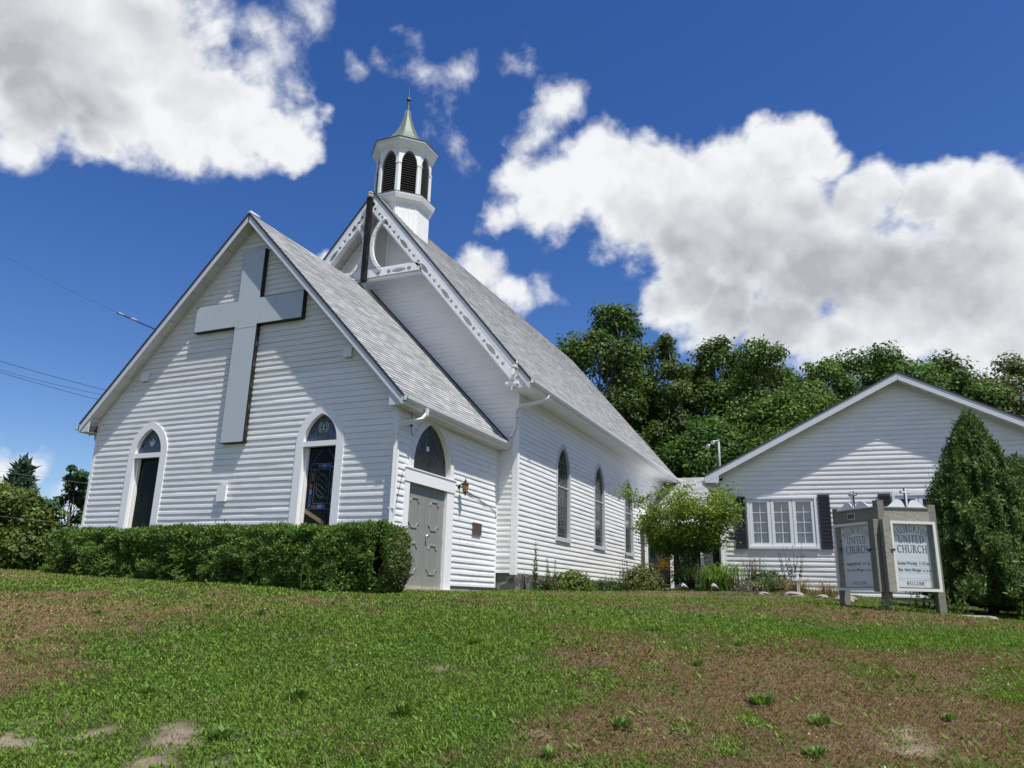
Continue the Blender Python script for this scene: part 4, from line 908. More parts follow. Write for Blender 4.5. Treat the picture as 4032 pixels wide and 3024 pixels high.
for a, b_, z0 in ((2.24, 2.54, 1.15), (2.84, 3.22, .95)):
    m_ = MB(); m_.box(a, a+.05, LY-.03, LY+.05, z0, 2.55); m_.box(b_-.05, b_, LY-.03, LY+.05, z0, 2.55); m_.box(a, b_, LY-.03, LY+.05, 2.5, 2.56); m_.box(a, b_, LY-.04, LY+.05, z0-.03, z0+.03)
    o = m_.build('window', M['trim'], lk); MB().box(a+.04, b_-.04, LY+.02, LY+.03, z0, 2.52).build('pane', M['glass'], o)
roof_slope('roof_slope', lk, (NX+.02, LY+2.3, 5.45), (6.2, LY+2.3, 5.45), (NX+.02, LY-.35, 3.95), (6.2, LY-.35, 3.95), .06)
MB().box(NX+.02, 5.0, LY-.36, LY-.34, 3.78, 3.92).build('fascia', M['trim'], lk)
roof_slope('roof_slope', lk, (NX+.02, LY+2.3, 5.45), (6.2, LY+2.3, 5.45), (NX+.02, LY+5, 3.95), (6.2, LY+5, 3.95), .06)
MB().box(.6, 4.8, LY-2.9, LY-.02, .1, .46).build('door_step', M['concrete'], lk)
pc = thing('porch_canopy', 'white corrugated metal porch canopy on slim posts in the corner by the glass door', 'porch canopy', (2.6, 18, .45))
m_ = MB(); n = 42; A, B = [], []
for k in range(n + 1): x = NX + .05 + k*(4.1/n); z = .022*math.sin(k*math.pi/1.5); A.append((x, LY-2.85, 2.88+z)); B.append((x, LY-.05, 3.32+z))
m_.bridge(A, B); m_.build('canopy_roof', M['trim'], pc)
MB().box(NX+.04, 4.7, LY-2.88, LY-2.84, 2.72, 2.88).build('canopy_beam', M['trim'], pc)
for x in (.80, 1.78, 2.95, 4.0): MB().box(x-.055, x+.055, LY-2.84, LY-2.74, .40, 2.73).build('canopy_post', M['trim'], pc)

# ------------------------------------------------------------------ the hall (turned five degrees)
AX = Matrix.Translation((5, 10, 0)) @ Matrix.Rotation(R(5.1), 4, 'Z')
hall = thing('hall_building', 'low white hall with wide gable, navy shutters and a three part casement window', 'hall', (9.8, 10.5, .3))
WM_h = AX
def ax(x, y, z): return tuple(AX @ Vector((x, y, z)))
hfront = lambda x, z, o: ax(x, -o, z)
HX0, HX1 = -.15, 9.7; HR, HE = 6.30, 3.53; HC = 4.77; HS = (HR - HE) / (HC + .57); HY0, HYB = -.37, 13.0
def hint(z):
    x = (HR - .24 - z) / HS; return (max(HX0 + .05, HC - x), min(HX1, HC + x))
HW = [(.55, 2.42, 1.50, 2.93), (4.36, 6.23, 1.50, 2.97)]
def hop(a, b_, z0, z1): return lambda z: (a + .04, b_ - .04) if z0 + .03 < z < z1 - .03 else None
siding_wall(hfront, .23, HR - .25, hint, 'front_wall', M['siding'], hall, [hop(*q) for q in HW], phase=-0.0)
siding_wall(lambda y, z, o: ax(HX0 - o, y, z), .55, 3.35, lambda z: (.06, HYB), 'side_wall', M['siding'], hall)
m_ = MB(AX); m_.prism([(HX0+.03,.16,.1),(HX1-.03,.16,.1),(HX1-.03,.16,3.3),(HC,.16,HR-.25),(HX0+.03,.16,3.3)], (0,.02,0)); m_.box(HX1-.05, HX1, .1, HYB, .1, 3.4); m_.box(HX0, HX1, HYB, HYB+.05, .1, 3.4); m_.build('inner_wall', M['dark'], hall)
MB(AX).box(HX0+.03, HX1, .02, HYB, -.8, .62).build('foundation', M['concrete'], hall)
MB(AX).box(HX0-.02, HX0+.07, -.02, .07, .55, 3.42).build('corner_post', M['trim'], hall)
for sgn in (-1, 1):
    ex = HC + sgn*(HC + .57)
    roof_slope('roof_slope', hall, ax(HC, HY0, HR), ax(HC, HYB+.3, HR), ax(ex, HY0, HE), ax(ex, HYB+.3, HE), .06)
    up = Vector((sgn*HS, 0, 1)).normalized(); a = Vector((HC, HY0, HR)); e = Vector((ex, HY0, HE))
    m_ = MB(AX); slanted(m_, a - up*.012, e - up*.012, (0,0,1), (0,-1,0), .20, .02); m_.build('rake_board', M['fascia'], hall)
    m_ = MB(AX); slanted(m_, a + up*.018, e + up*.018, up, (0,-1,0), .03, .035); m_.build('shingle_edge', M['shingle_edge'], hall)
    m_ = MB(AX); n = 20
    for k in range(n):
        t0, t1 = k/n, (k+1)/n - .002; p0, p1 = a.lerp(e, t0), a.lerp(e, t1); dz = Vector((0,0,-.19 - .004*random.random()))
        m_.prism([p0+dz, p1+dz, p1+dz+Vector((0,.38,0)), p0+dz+Vector((0,.38,0))], (0,0,.012))
    m_.build('rake_soffit', M['soffit'], hall)
    m_ = MB(AX); q_ = Vector((0, .345, 0)); slanted(m_, a+q_-Vector((0,0,.18)), e+q_-Vector((0,0,.18)), (0,0,1), (0,-1,0), .08, .02); m_.build('frieze_strip', M['trim_old'], hall)
    if sgn < 0:
        m_ = MB(AX); m_.box(ex+.01, HX0, HY0+.02, HYB, HE-.20, HE-.19); m_.build('eave_soffit', M['soffit'], hall)
        m_ = MB(AX); m_.box(ex, ex+.02, HY0+.02, HYB, HE-.20, HE-.03); m_.build('eave_fascia', M['trim'], hall)
        m_ = MB(AX); m_.prism([(ex+.02, HY0-.018, HE-.21), (HX0-.02, HY0-.018, HE-.21), (HX0-.02, HY0-.018, HE+.03), (ex+.02, HY0-.018, HE-.05)], (0,.015,0)); m_.build('eave_return', M['fascia'], hall)
        m_ = MB(AX); m_.prism([(ex-a_, HY0+.1, HE+b_) for a_, b_ in ((0,-.03),(0,-.14),(.07,-.14),(.11,-.08),(.12,-.03),(.10,-.03),(.09,-.08),(.06,-.12),(.015,-.12),(.015,-.03))], (0, HYB, 0)); m_.build('gutter', M['trim_old'], hall)
m_ = MB(AX); square_pipe(m_, [(-.64,-.18,3.42),(-.63,-.16,3.30),(-.52,-.10,3.22),(-.22,.0,3.14),(-.20,.0,3.02),(-.20,.0,.6)], .085, .06); m_.build('downspout', M['trim'], hall)
def casement(a, b_, z0, z1, three=True):
    m_ = MB(AX); m_.box(a, b_, -.05, .08, z1-.06, z1); m_.box(a, b_, -.065, .08, z0-.02, z0+.05); m_.box(a, a+.06, -.05, .08, z0+.05, z1-.06); m_.box(b_-.06, b_, -.05, .08, z0+.05, z1-.06); m_.box(a-.04, b_+.04, -.035, .0, z0-.055, z0-.02)
    fr_ = m_.build('casement_window', M['pvc'], hall); w = (b_ - a - .12) / 3
    for k in range(3):
        x0, x1 = a + .06 + k*w + .006, a + .06 + (k+1)*w - .006; s_ = MB(AX); q = .085
        s_.box(x0, x0+q, -.03, .04, z0+.055, z1-.065); s_.box(x1-q, x1, -.03, .04, z0+.055, z1-.065); s_.box(x0+q, x1-q, -.03, .04, z1-.065-q, z1-.065); s_.box(x0+q, x1-q, -.03, .04, z0+.055, z0+.055+q)
        s_.build('sash', M['pvc'], fr_)
        zz0, zz1 = z0+.055+q, z1-.065-q; p = MB(AX); p.face([(x0+q-.002,.014,zz0-.002),(x1-q+.002,.014,zz0-.002),(x1-q+.002,.014,zz1+.002),(x0+q-.002,.014,zz1+.002)]); p.build('pane', M['hallglass'], fr_)
        g = MB(AX); xm = (x0+x1)/2; g.box(xm-.008, xm+.008, .0, .010, zz0, zz1)
        for j in (1, 2, 3): z = zz0 + (zz1-zz0)*j/4; g.box(x0+q, x1-q, .001, .009, z-.008, z+.008)
        g.build('muntin', M['pvc'], fr_)
        cu = MB(AX); P0, P1 = [], []; nn = 30
        for j in range(nn+1): x = x0+q + (x1-x0-2*q)*j/nn; y = .085 + .012*math.sin(j*.7+k) + .006*math.sin(j*1.9); P0.append((x, y, zz0)); P1.append((x, y, zz1))
        cu.bridge(P0, P1, smooth=True); cu.build('curtain', M['curtain'], fr_)
M['hallglass'] = clear_glass('window_glass', .05, .16)
for q in HW: casement(*q)
def shutter(a, b_, z0, z1):
    m_ = MB(AX); m_.box(a, a+.045, -.055, -.018, z0, z1); m_.box(b_-.045, b_, -.055, -.018, z0, z1); m_.box(a+.045, b_-.045, -.055, -.018, z1-.07, z1); m_.box(a+.045, b_-.045, -.055, -.018, z0, z0+.07); m_.box(a+.045, b_-.045, -.025, -.018, z0+.07, z1-.07)
    o = m_.build('shutter', M['shutter'], hall); s_ = MB(AX); z = z0 + .09
    while z < z1 - .08: s_.obox(((a+b_)/2, -.040, z), (1,0,0), (0,.75,.66), (0,-.66,.75), (b_-a)/2-.046, .013, .005); z += .037
    s_.build('slats', M['shutter'], o)
for q in ((.20,.51,1.47,2.95), (2.46,2.77,1.47,2.97), (4.01,4.32,1.47,2.96), (6.27,6.58,1.47,2.96)): shutter(*q)
m_ = MB(AX)
for z in (1.86, 1.735): m_.box(.02, .22, -.025, -.012, z, z+.055)
m_.build('shutter_clip', M['shutter'], hall)
o = MB(AX).box(.14, .235, -.06, -.015, .90, 1.05).build('outlet_box', M['outlet']); tag(o, 'small beige outlet box low on the hall wall under the left shutter', 'outlet')
M['polegrey'] = mat('galvanised_pole', (.27,.29,.31), .5, .4, var=.1)
fp = thing('flood_light_pole', 'grey steel pole with two floodlights standing behind the hall roof edge', 'light pole', ax(-.05, 2.5, 3.4))
m_ = MB(AX); m_.tube([(-.30,2.5,3.55),(-.30,2.5,5.12)], .036, 10); m_.box(-.34,-.26,2.46,2.54,5.12,5.16); m_.build('pole', M['polegrey'], fp)
for dx, dz in ((-.10, 0), (-.26, -.12)):
    m_ = MB(AX); p = Vector((-.34+dx, 2.45, 5.10+dz)); d = Vector((-.3,-.75,-.5)).normalized(); m_.tube([p, p+d*.05, p+d*.13, p+d*.14], [.028,.045,.07,.066], 12); m_.build('lamp_head', M['alum'], fp)
m_ = MB(AX); m_.tube([(-.28,2.48,5.12),(-.44,2.45,5.11),(-.60,2.45,4.98)], .018, 6); m_.build('lamp_mount', M['alum'], fp)

# ------------------------------------------------------------------ the church sign
SC = Vector((8.74, 2.62, 0)); SG = -.02
sg = thing('church_sign', 'grey weathered timber church notice board with two white panels set in a V', 'sign', (SC.x, SC.y, gz(SC.x, SC.y)))
DR = Vector((math.cos(R(25)), math.sin(R(25)), 0)); DL = Vector((-math.cos(R(47)), math.sin(R(47)), 0))
def glyph(ch_):
    """capital letters with thick stems, thin hairlines and bracket serifs; unit height; returns (polygons, width)"""
    T, t, S = .155, .06, .05; P = []
    def rect(x0, y0, x1, y1): P.append([(x0,y0),(x1,y0),(x1,y1),(x0,y1)])
    def ser(x, y, w=.30): rect(x-w/2, y-S/2 if y > .5 else y, x+w/2, y if y > .5 else y+S); 
    def stem(x, w=T): rect(x-w/2, 0, x+w/2, 1); rect(x-w/2-.08, 0, x+w/2+.08, S); rect(x-w/2-.08, 1-S, x+w/2+.08, 1)
    def diag(x0, y0, x1, y1, w): P.append([(x0-w/2,y0),(x0+w/2,y0),(x1+w/2,y1),(x1-w/2,y1)])
    def arc(cx, cy, rx, ry, a0, a1, th0, th1=None, n=14):
        th1 = th0 if th1 is None else th1
        for k in range(n):
            q = []
            for j in (k, k+1):
                a = R(a0 + (a1-a0)*j/n); w = th0*abs(math.cos(a)) + th1*abs(math.sin(a)); q.append(((cx+rx*math.cos(a), cy+ry*math.sin(a)), (cx+(rx-w)*math.cos(a), cy+(ry-w*.9)*math.sin(a))))
            P.append([q[0][0], q[1][0], q[1][1], q[0][1]])
    if ch_ == 'H': stem(.16); stem(.74); rect(.16,.48,.74,.54); return P, .90
    if ch_ == 'A': diag(.10,0,.42,1,t); diag(.74,0,.42,1,T); rect(.22,.30,.62,.36); rect(0,0,.22,S); rect(.60,0,.90,S); return P, .86
    if ch_ == 'L': stem(.16); rect(.16,0,.62,t); rect(.57,0,.62,.24); return P, .66
    if ch_ == 'I': stem(.16); return P, .34
    if ch_ == 'B': stem(.16); arc(.34,.76,.26,.24,-90,90,T,t); arc(.34,.26,.32,.27,-90,90,T,t); rect(.16,0,.36,t); rect(.16,.49,.36,.54); rect(.16,.94,.36,1); return P, .70
    if ch_ == 'U': stem(.16); P.pop(1); arc(.44,.30,.355,.31,180,360,T*.9,t); P[0] = [(.085,.3),(.24,.3),(.24,1),(.085,1)]; rect(.74,.3,.80,1); rect(.64,1-S,.90,1); return P, .88
    if ch_ == 'R': stem(.16); arc(.34,.74,.28,.26,-90,90,T,t); rect(.16,.48,.36,.53); rect(.16,.94,.36,1); diag(.72,0,.40,.50,T); rect(.62,0,.84,S); return P, .78
    if ch_ == 'T': stem(.38); rect(.02,.94,.74,1); rect(.02,.78,.07,1); rect(.69,.78,.74,1); return P, .76
    if ch_ == 'O': arc(.46,.5,.45,.51,0,360,T,t,24); return P, .92
    if ch_ == 'N': rect(.12,0,.18,1); rect(.72,0,.78,1); diag(.73,0,.17,1,T); rect(.02,0,.28,S); rect(.62,1-S,.88,1); rect(.0,1-S,.2,1); return P, .88
    if ch_ == 'E': stem(.16); rect(.16,0,.62,t); rect(.16,.94,.60,1); rect(.16,.48,.48,.53); rect(.57,0,.62,.22); rect(.55,.8,.60,1); rect(.44,.42,.48,.60); return P, .68
    if ch_ == 'D': stem(.16); arc(.34,.5,.50,.5,-90,90,T,t,18); rect(.16,0,.36,t); rect(.16,.94,.36,1); return P, .88
    if ch_ == 'C': arc(.46,.5,.45,.51,48,312,T,t,20); rect(.72,.70,.77,.95); rect(.72,.08,.77,.26); return P, .84
    if ch_ == 'W': diag(.30,0,.12,1,T); diag(.30,0,.50,.95,t); diag(.72,0,.50,1,T); diag(.72,0,.92,1,t); rect(0,1-S,.25,1); rect(.80,1-S,1.04,1); rect(.38,1-S,.62,1); return P, 1.04
    if ch_ == 'M': rect(.12,0,.18,1); stem(.86); diag(.50,.1,.17,1,T); diag(.50,.1,.84,1,t); rect(.02,0,.28,S); return P, 1.02
    return P, .4
def cap_line(mb, text, place, size, gap=.10, scx=1.0):
    W = sum(glyph(q)[1]*scx + gap for q in text) - gap; x = -W/2*size
    for q in text:
        P, w = glyph(q)
        for poly in P: mb.face([place(x + a*size*scx, b_*size) for a, b_ in poly])
        x += (w*scx + gap)*size
def small_text(name, text, place, size, parent, m, bold=0.0):
    cu = bpy.data.curves.new(name, 'FONT'); cu.body = text; cu.size = size; cu.align_x = 'CENTER'; cu.offset = bold; cu.resolution_u = 3
    tmp = bpy.data.objects.new('t', cu); COL.objects.link(tmp); me = bpy.data.meshes.new_from_object(tmp.evaluated_get(bpy.context.evaluated_depsgraph_get())); bpy.data.objects.remove(tmp); bpy.data.curves.remove(cu)
    for v in me.vertices: v.co = Vector(place(v.co.x, v.co.y))
    me.name = name; me.materials.clear(); me.materials.append(m); return link_mesh(name, me, parent)
def sign_face(D, side):
    Nn = Vector((D.y, -D.x, 0)) if D.x > 0 else Vector((-D.y, D.x, 0))          # towards the viewer
    if D.x < 0: Nn = Vector((-D.y, D.x, 0)); 
    W = .95 if side == 'R' else 1.06; s0 = .16; 
    Xd = D if D.x > 0 else -D                                                 # reading direction
    base = SC
    def q(s, z, o): return tuple(base + D*s + Nn*o + Vector((0,0,z + SG)))
    def bx(mb, sa, sb, z0, z1, o0, o1): mb.obox(base + D*((sa+sb)/2) + Nn*((o0+o1)/2) + Vector((0,0,(z0+z1)/2 + SG)), D, Nn, (0,0,1), abs(sb-sa)/2, abs(o1-o0)/2, (z1-z0)/2); return mb
    # outer post
    bx(MB(), W - .0, W + .13, -.3, 1.84, -.17, -.03).build('post', M['weathered'], sg)
    # header beam
    bx(MB(), s0 - .04, W - .002, 1.53, 1.76, -.10, -.02).build('header_beam', M['weathered_l'] if side == 'R' else M['weathered'], sg)
    bx(MB(), s0 - .04, W - .002, 1.762, 1.785, -.13, .0).build('beam_cap', M['weathered_l'], sg)
    # scrolled top board
    xs = np.linspace(0, 1, 41); prof = []
    for t in xs:
        u = abs(t - .5)*2
        if u < .12: h = .03
        elif u < .28: h = .045 + .08*math.sin((u-.12)/.16*math.pi/2)
        elif u < .48: h = .125 + .012*math.sin((u-.28)/.2*math.pi)
        else: h = .006 + .119*math.cos((u-.48)/.52*math.pi/2)**2
        prof.append((s0 + .03 + t*(W - s0 - .06), 1.785 + h))
    m_ = MB(); A = [q(prof[0][0], 1.785, -.05)] + [q(s, z, -.05) for s, z in prof] + [q(prof[-1][0], 1.785, -.05)]; m_.prism(A, Nn*.02); m_.build('scroll_board', M['whiteboard'], sg)
    sm = s0 + (W - s0)/2
    for mm, dd, oo, nm in ((.022,0,-.045,'outline'),(.014,-.004,-.022,'whiteboard')):
        m_ = MB(); bx(m_, sm-mm, sm+mm, 1.80, 2.13+dd, oo, oo+.024); bx(m_, sm-.085-dd*0-(mm-.014), sm-mm-.001, 2.045-(mm-.014)-.0, 2.073+(mm-.014), oo, oo+.0235); bx(m_, sm+mm+.001, sm+.085+(mm-.014), 2.045-(mm-.014), 2.073+(mm-.014), oo, oo+.0235)
        m_.build('sign_cross', M[nm], sg)
    # glazed case: white frame, glass, deep sides, back board
    f0, f1, z0, z1 = s0 - .01, W + .03, .29, 1.52; k = .05
    m_ = MB(); bx(m_, f0, f1, z0, z0+k, .06, .09); bx(m_, f0, f1, z1-k, z1, .06, .09); bx(m_, f0, f0+k, z0+k, z1-k, .06, .09); bx(m_, f1-k, f1, z0+k, z1-k, .06, .09)
    case = m_.build('display_case', M['signframe'], sg)
    m_ = MB(); bx(m_, f0+.012, f0+.035, z0+.01, z1-.01, -.05, .059); bx(m_, f1-.035, f1-.012, z0+.01, z1-.01, -.05, .059); bx(m_, f0+.036, f1-.036, z1-.03, z1-.01, -.05, .059); bx(m_, f0+.036, f1-.036, z0+.01, z0+.04, -.05, .059); m_.build('case_sides', M['weathered'], case)
    m_ = MB(); bx(m_, f0+.02, f1-.02, z0+.02, z1-.02, -.06, -.04); m_.build('back_board', M['weathered'], case)
    b0, b1 = f0+.04, f1-.10
    m_ = MB(); bx(m_, b0, b1, z0+.07, z1-.04, -.038, -.022); m_.build('letter_board', M['signboard'], case)
    cs = (b0 + b1)/2 + .03; sgn = 1 if D.x > 0 else -1
    pl_ = lambda x, z: q(cs + sgn*x, z, -.019)
    m_ = MB()
    # arched top line
    txt = 'HALIBURTON'; size = .115; gap = .07; sx = .62; W_ = sum(glyph(c_)[1]*sx + gap for c_ in txt) - gap; RR = .50; x = -W_/2*size
    for c_ in txt:
        P, w = glyph(c_); xc = x + w*sx*size/2; a = xc / RR
        for poly in P:
            pts = []
            for u, v in poly:
                lx = (u*sx - w*sx/2)*size; ly = v*size
                pts.append(pl_((RR + ly)*math.sin(a) + lx*math.cos(a), 1.335 - RR + (RR + ly)*math.cos(a) - lx*math.sin(a)))
            m_.face(pts)
        x += (w*sx + gap)*size
    cap_line(m_, 'UNITED', lambda x, z: pl_(x, 1.14 + z), .135, .08, .70)
    cap_line(m_, 'CHURCH', lambda x, z: pl_(x, .965 + z), .135, .08, .70)
    cap_line(m_, 'WELCOME', lambda x, z: pl_(x, .40 + z), .062, .08, .82)
    m_.build('sign_lettering', M['ink'], case)
    small_text('service_time', 'Sunday Worship  11:15 am', lambda x, z: pl_(x*.70, .755 + z), .076, case, M['ink'], .001)
    small_text('minister_name', 'Rev. Harry Morgan', lambda x, z: pl_(x*.70 - .08, .64 + z), .076, case, M['ink'], .001)
    small_text('minister_degrees', 'B.A., M. Div.', lambda x, z: pl_(x*.75 + .235, .64 + z), .042, case, M['ink'], .001)
    m_ = MB()
    for z in (.82, .735, .70, .615, .52, .49, .395, .365): bx(m_, b0+.02, b1-.02, z-.004, z, -.022, -.0195)
    m_.build('letter_rail', M['whiteboard'], case)
    m_ = MB(); m_.face([q(f0+k-.004, z0+k-.004, .075), q(f1-k+.004, z0+k-.004, .075), q(f1-k+.004, z1-k+.004, .075), q(f0+k-.004, z1-k+.004, .075)]); m_.build('glass', M['sglass'], case)
    m_ = MB(); bx(m_, f0-.05, f0+.03, 1.0, 1.016, .136, .15); bx(m_, f0-.01, f0+.01, .97, 1.02, .136, .155); m_.build('latch', M['black'], case)
    # mid post board of this side
    bx(MB(), -.0, s0 - .045, -.3, 1.90, -.12, .0).build('post', M['weathered'] if side == 'R' else M['weathered'], sg)
    bx(MB(), .004, s0 - .02, .27, 1.55, .001, .13).build('cover_plank', M['weathered_l'] if side == 'R' else M['weathered'], sg)
    if side == 'L':
        m_ = MB(); bx(m_, sm-.02, sm+.17, 1.60, 1.71, -.019, -.012); o = m_.build('name_plate', M['signframe'], sg); m_ = MB(); bx(m_, sm-.01, sm+.16, 1.61, 1.70, -.012, -.009); m_.build('plate_face', M['bronze'], o)
sign_face(DR, 'R'); sign_face(DL, 'L')

# ------------------------------------------------------------------ foliage
def nrm(a): return a / np.maximum(np.linalg.norm(a, axis=1, keepdims=True), 1e-6)
def quads_mesh(name, V, C, m, parent=None):
    """V (n,4,3) leaves, C (n,3) colours -> one mesh"""
    n = len(V); me = bpy.data.meshes.new(name); me.vertices.add(n*4); me.vertices.foreach_set('co', V.astype(np.float32).ravel())
    me.loops.add(n*4); me.loops.foreach_set('vertex_index', np.arange(n*4, dtype=np.int32)); me.polygons.add(n); me.polygons.foreach_set('loop_start', np.arange(0, n*4, 4, dtype=np.int32))
    try: me.polygons.foreach_set('loop_total', np.full(n, 4, np.int32))
    except Exception: pass
    me.update(calc_edges=True)
    a = me.color_attributes.new('col', 'FLOAT_COLOR', 'POINT'); c = np.ones((n, 4, 4), np.float32); c[:,:,:3] = C[:,None,:]; a.data.foreach_set('color', c.ravel())
    me.materials.append(m); return link_mesh(name, me, parent)
def leaf_quads(P, N, L, W, rng, axis=None, fold=.0):
    n = len(P); N = nrm(N)
    A = rng.normal(size=(n, 3)) if axis is None else axis + rng.normal(size=(n, 3))*.25
    A = nrm(A - N*(A*N).sum(1, keepdims=True)); B = np.cross(N, A); L = np.asarray(L).reshape(-1, 1)*np.ones((n, 1)); W = np.asarray(W).reshape(-1, 1)*np.ones((n, 1))
    return np.stack([P, P + A*L*.45 + B*W*.5 - N*W*fold, P + A*L, P + A*L*.5 - B*W*.5 - N*W*fold], 1)
def col_var(base, n, rng, amt=.25, yel=.12):
    b = np.array(base)[None]; k = 1 + rng.normal(size=(n, 1))*amt; y = np.clip(rng.normal(size=(n, 1)), -1, 2)*yel
    return np.clip(b*k*np.concatenate([1 + y*1.2, 1 + y*.5, 1 - y*.3], 1), .004, .6)
def limb(mb, a, b, r0, r1, rng, sag=.1, seg=6):
    a = np.array(a); b = np.array(b); n = 5; L = np.linalg.norm(b - a); P = []
    for k in range(n + 1):
        t = k/n; p = a + (b - a)*t; p = p + np.array([0, 0, -1])*sag*L*math.sin(t*math.pi) + rng.normal(size=3)*L*.025*(0 < k < n); P.append(tuple(p))
    mb.tube(P, [r0 + (r1 - r0)*k/n for k in range(n + 1)], seg)
def crown_tree(name, label, x, y, h, w, leafcol, nl, seed, base=.18, clumps=34, csize=.20, leaf=.17, cat='tree', group=None, shape='round', zb=None, bark='bark', trunk_r=None, see=.0, flat=.6):
    rng = np.random.RandomState(seed); zb = gz(x, y) - .05 if zb is None else zb
    t = thing(name, label, cat, (x, y, zb), group)
    prof = {'round': lambda u: math.sin(math.pi*min(1, u*.86 + .12))**.65, 'tall': lambda u: (1 - abs(u - .42)**1.9*1.7)*.95 if u < .95 else .25, 'cone': lambda u: 1.02 - u}[shape]
    C = []; tries = 0
    while len(C) < clumps and tries < 4000:
        tries += 1
        u = rng.rand(); r = max(.05, prof(u)); a = rng.rand()*2*math.pi; rr = r*math.sqrt(rng.rand())**(.6)
        c = np.array([x + w/2*rr*math.cos(a)*.86, y + w/2*rr*math.sin(a)*.86, zb + h*(base + (1 - base)*u*.95)])
        s_ = w*csize*(.6 + .7*rng.rand())*(1.0 if u < .8 else .7)
        if all(np.linalg.norm((c - q)[:3]) > (s_ + sr)*.42 for q, sr in C): C.append((c, s_))
    P, N, K = [], [], []; tot = sum(s**2 for c, s in C)
    for c, s in C:
        n = int(nl * s*s / tot); d = nrm(rng.normal(size=(n, 3))); rad = s*(.30 + .95*rng.rand(n, 1)**.75) * (1 + .35*(vnoise(d[:,0]*2.2 + c[0], d[:,1]*2.2 + d[:,2]*1.7 + c[1], 1.6)[:,None] - .5))
        q = c + d*rad*np.array([1, 1, .78]); P.append(q); N.append(d*1.0 + np.array([0, 0, flat]) + rng.normal(size=(n, 3))*.55); K.append(np.full(n, .82 + .36*rng.rand()))
    m_ = int(nl*.22); ii = rng.randint(0, len(C), m_); jj = rng.randint(0, len(C), m_); cc = np.array([c for c, s in C]); near = np.linalg.norm(cc[ii] - cc[jj], axis=1) < w*.42
    q = cc[ii] + (cc[jj] - cc[ii])*rng.rand(m_, 1) + rng.normal(size=(m_, 3))*w*.035; P.append(q[near]); N.append(rng.normal(size=(near.sum(), 3))*.6 + np.array([0, 0, .7])); K.append(np.full(near.sum(), .9))
    P = np.concatenate(P); N = np.concatenate(N); K = np.concatenate(K)
    keep = rng.rand(len(P)) > see; P, N, K = P[keep], N[keep], K[keep]; n = len(P)
    sz = leaf*(.7 + .6*rng.rand(n))
    V = leaf_quads(P, N, sz, sz*.72, rng, fold=.12); quads_mesh('crown', V, np.clip(col_var(leafcol, n, rng)*K[:,None], .003, .5), M['leaf'], t)
    tb = MB(); tr = trunk_r or h*.014; top = np.array([x + w*.03, y, zb + h*.86]); b0 = np.array([x, y, zb - .2])
    tb.tube([tuple(b0), tuple(b0 + np.array([.02*w, 0, h*.2])), tuple(b0*.5 + top*.5 + np.array([-.02*w, .01*w, 0])), tuple(top)], [tr*1.35, tr, tr*.6, tr*.12], 8)
    for c, s in C:
        zt = zb + (c[2] - zb)*(.35 + .35*rng.rand()); f = (zt - zb)/h; o = np.array([x + .02*w*f, y, zt]); limb(tb, o, c, max(.02, tr*(.5 - .4*f)), .012, rng, .06, 5)
    tb.build('trunk', M[bark], t); return t

# wood behind the buildings, from the poplar on the left to the brownish tree on the right
G = 'trees of the wood behind the church and hall'
crown_tree('poplar_tree', 'tallest dark poplar with loose crown rising behind the church roof', -4.0, 27.6, 16.3, 7.8, (.075,.125,.03), 44000, 11, base=.15, clumps=95, csize=.115, leaf=.20, group=G, shape='tall', see=.0, bark='bark_pale')
crown_tree('birch_tree', 'slim birch with pale thin trunk and sparse leaves right of the tallest poplar', -.9, 28.6, 14.2, 4.6, (.085,.13,.034), 18000, 12, base=.25, clumps=40, csize=.15, leaf=.18, group=G, shape='tall', bark='bark_pale')
crown_tree('poplar_tree', 'smaller poplar with a pointed dark top between the tall poplar and the round green tree', 2.0, 30.0, 13.9, 5.2, (.075,.125,.03), 22000, 13, base=.12, clumps=80, csize=.15, leaf=.19, group=G, shape='tall')
crown_tree('broadleaf_tree', 'broad yellow green leafy tree in the middle of the wood behind the link', 4.6, 29.2, 13.0, 7.8, (.085,.145,.03), 46000, 14, base=.10, clumps=85, csize=.13, leaf=.18, group=G)
crown_tree('maple_tree', 'dark green maple behind the left slope of the hall roof', 8.2, 30.6, 11.4, 6.4, (.072,.14,.028), 30000, 15, base=.1, clumps=56, csize=.15, leaf=.20, group=G)
crown_tree('maple_tree', 'domed dark maple showing above the hall gable left of the peak', 11.2, 33.0, 12.7, 7.2, (.068,.135,.028), 34000, 16, base=.12, clumps=60, csize=.15, leaf=.20, group=G)
crown_tree('dry_tree', 'brownish olive tree with bare twigs at the right edge of the wood', 17.0, 35.0, 11.7, 6.8, (.10,.12,.04), 26000, 17, base=.12, clumps=56, csize=.15, leaf=.19, group=G)
crown_tree('broadleaf_tree', 'bushy bright green tree low behind the link roof and flood light pole', 1.6, 27.0, 8.6, 6.6, (.065,.14,.027), 30000, 18, base=.05, clumps=44, csize=.14, leaf=.17, group=G)
crown_tree('maple_tree', 'dark bushy tree filling the gap behind the rear end of the church roof', -1.8, 29.4, 10.6, 5.6, (.065,.12,.026), 26000, 19, base=.05, clumps=36, csize=.15, leaf=.18, group=G)
crown_tree('broadleaf_tree', 'mid green tree whose crown fills the wood above the hall eave', 5.4, 26.8, 9.4, 6.0, (.09,.17,.032), 26000, 20, base=.05, clumps=38, csize=.14, leaf=.17, group=G)
crown_tree('maple_tree', 'low green tree showing over the right slope of the hall roof', 14.3, 33.5, 11.6, 6.0, (.075,.14,.03), 20000, 21, base=.1, clumps=30, csize=.15, leaf=.2, group=G)
crown_tree('poplar_tree', 'shaded poplar half hidden by the church roof ridge beside the tallest poplar', -6.6, 31.5, 12.5, 5.0, (.06,.10,.026), 18000, 22, base=.15, clumps=50, csize=.15, leaf=.2, group=G, shape='tall')
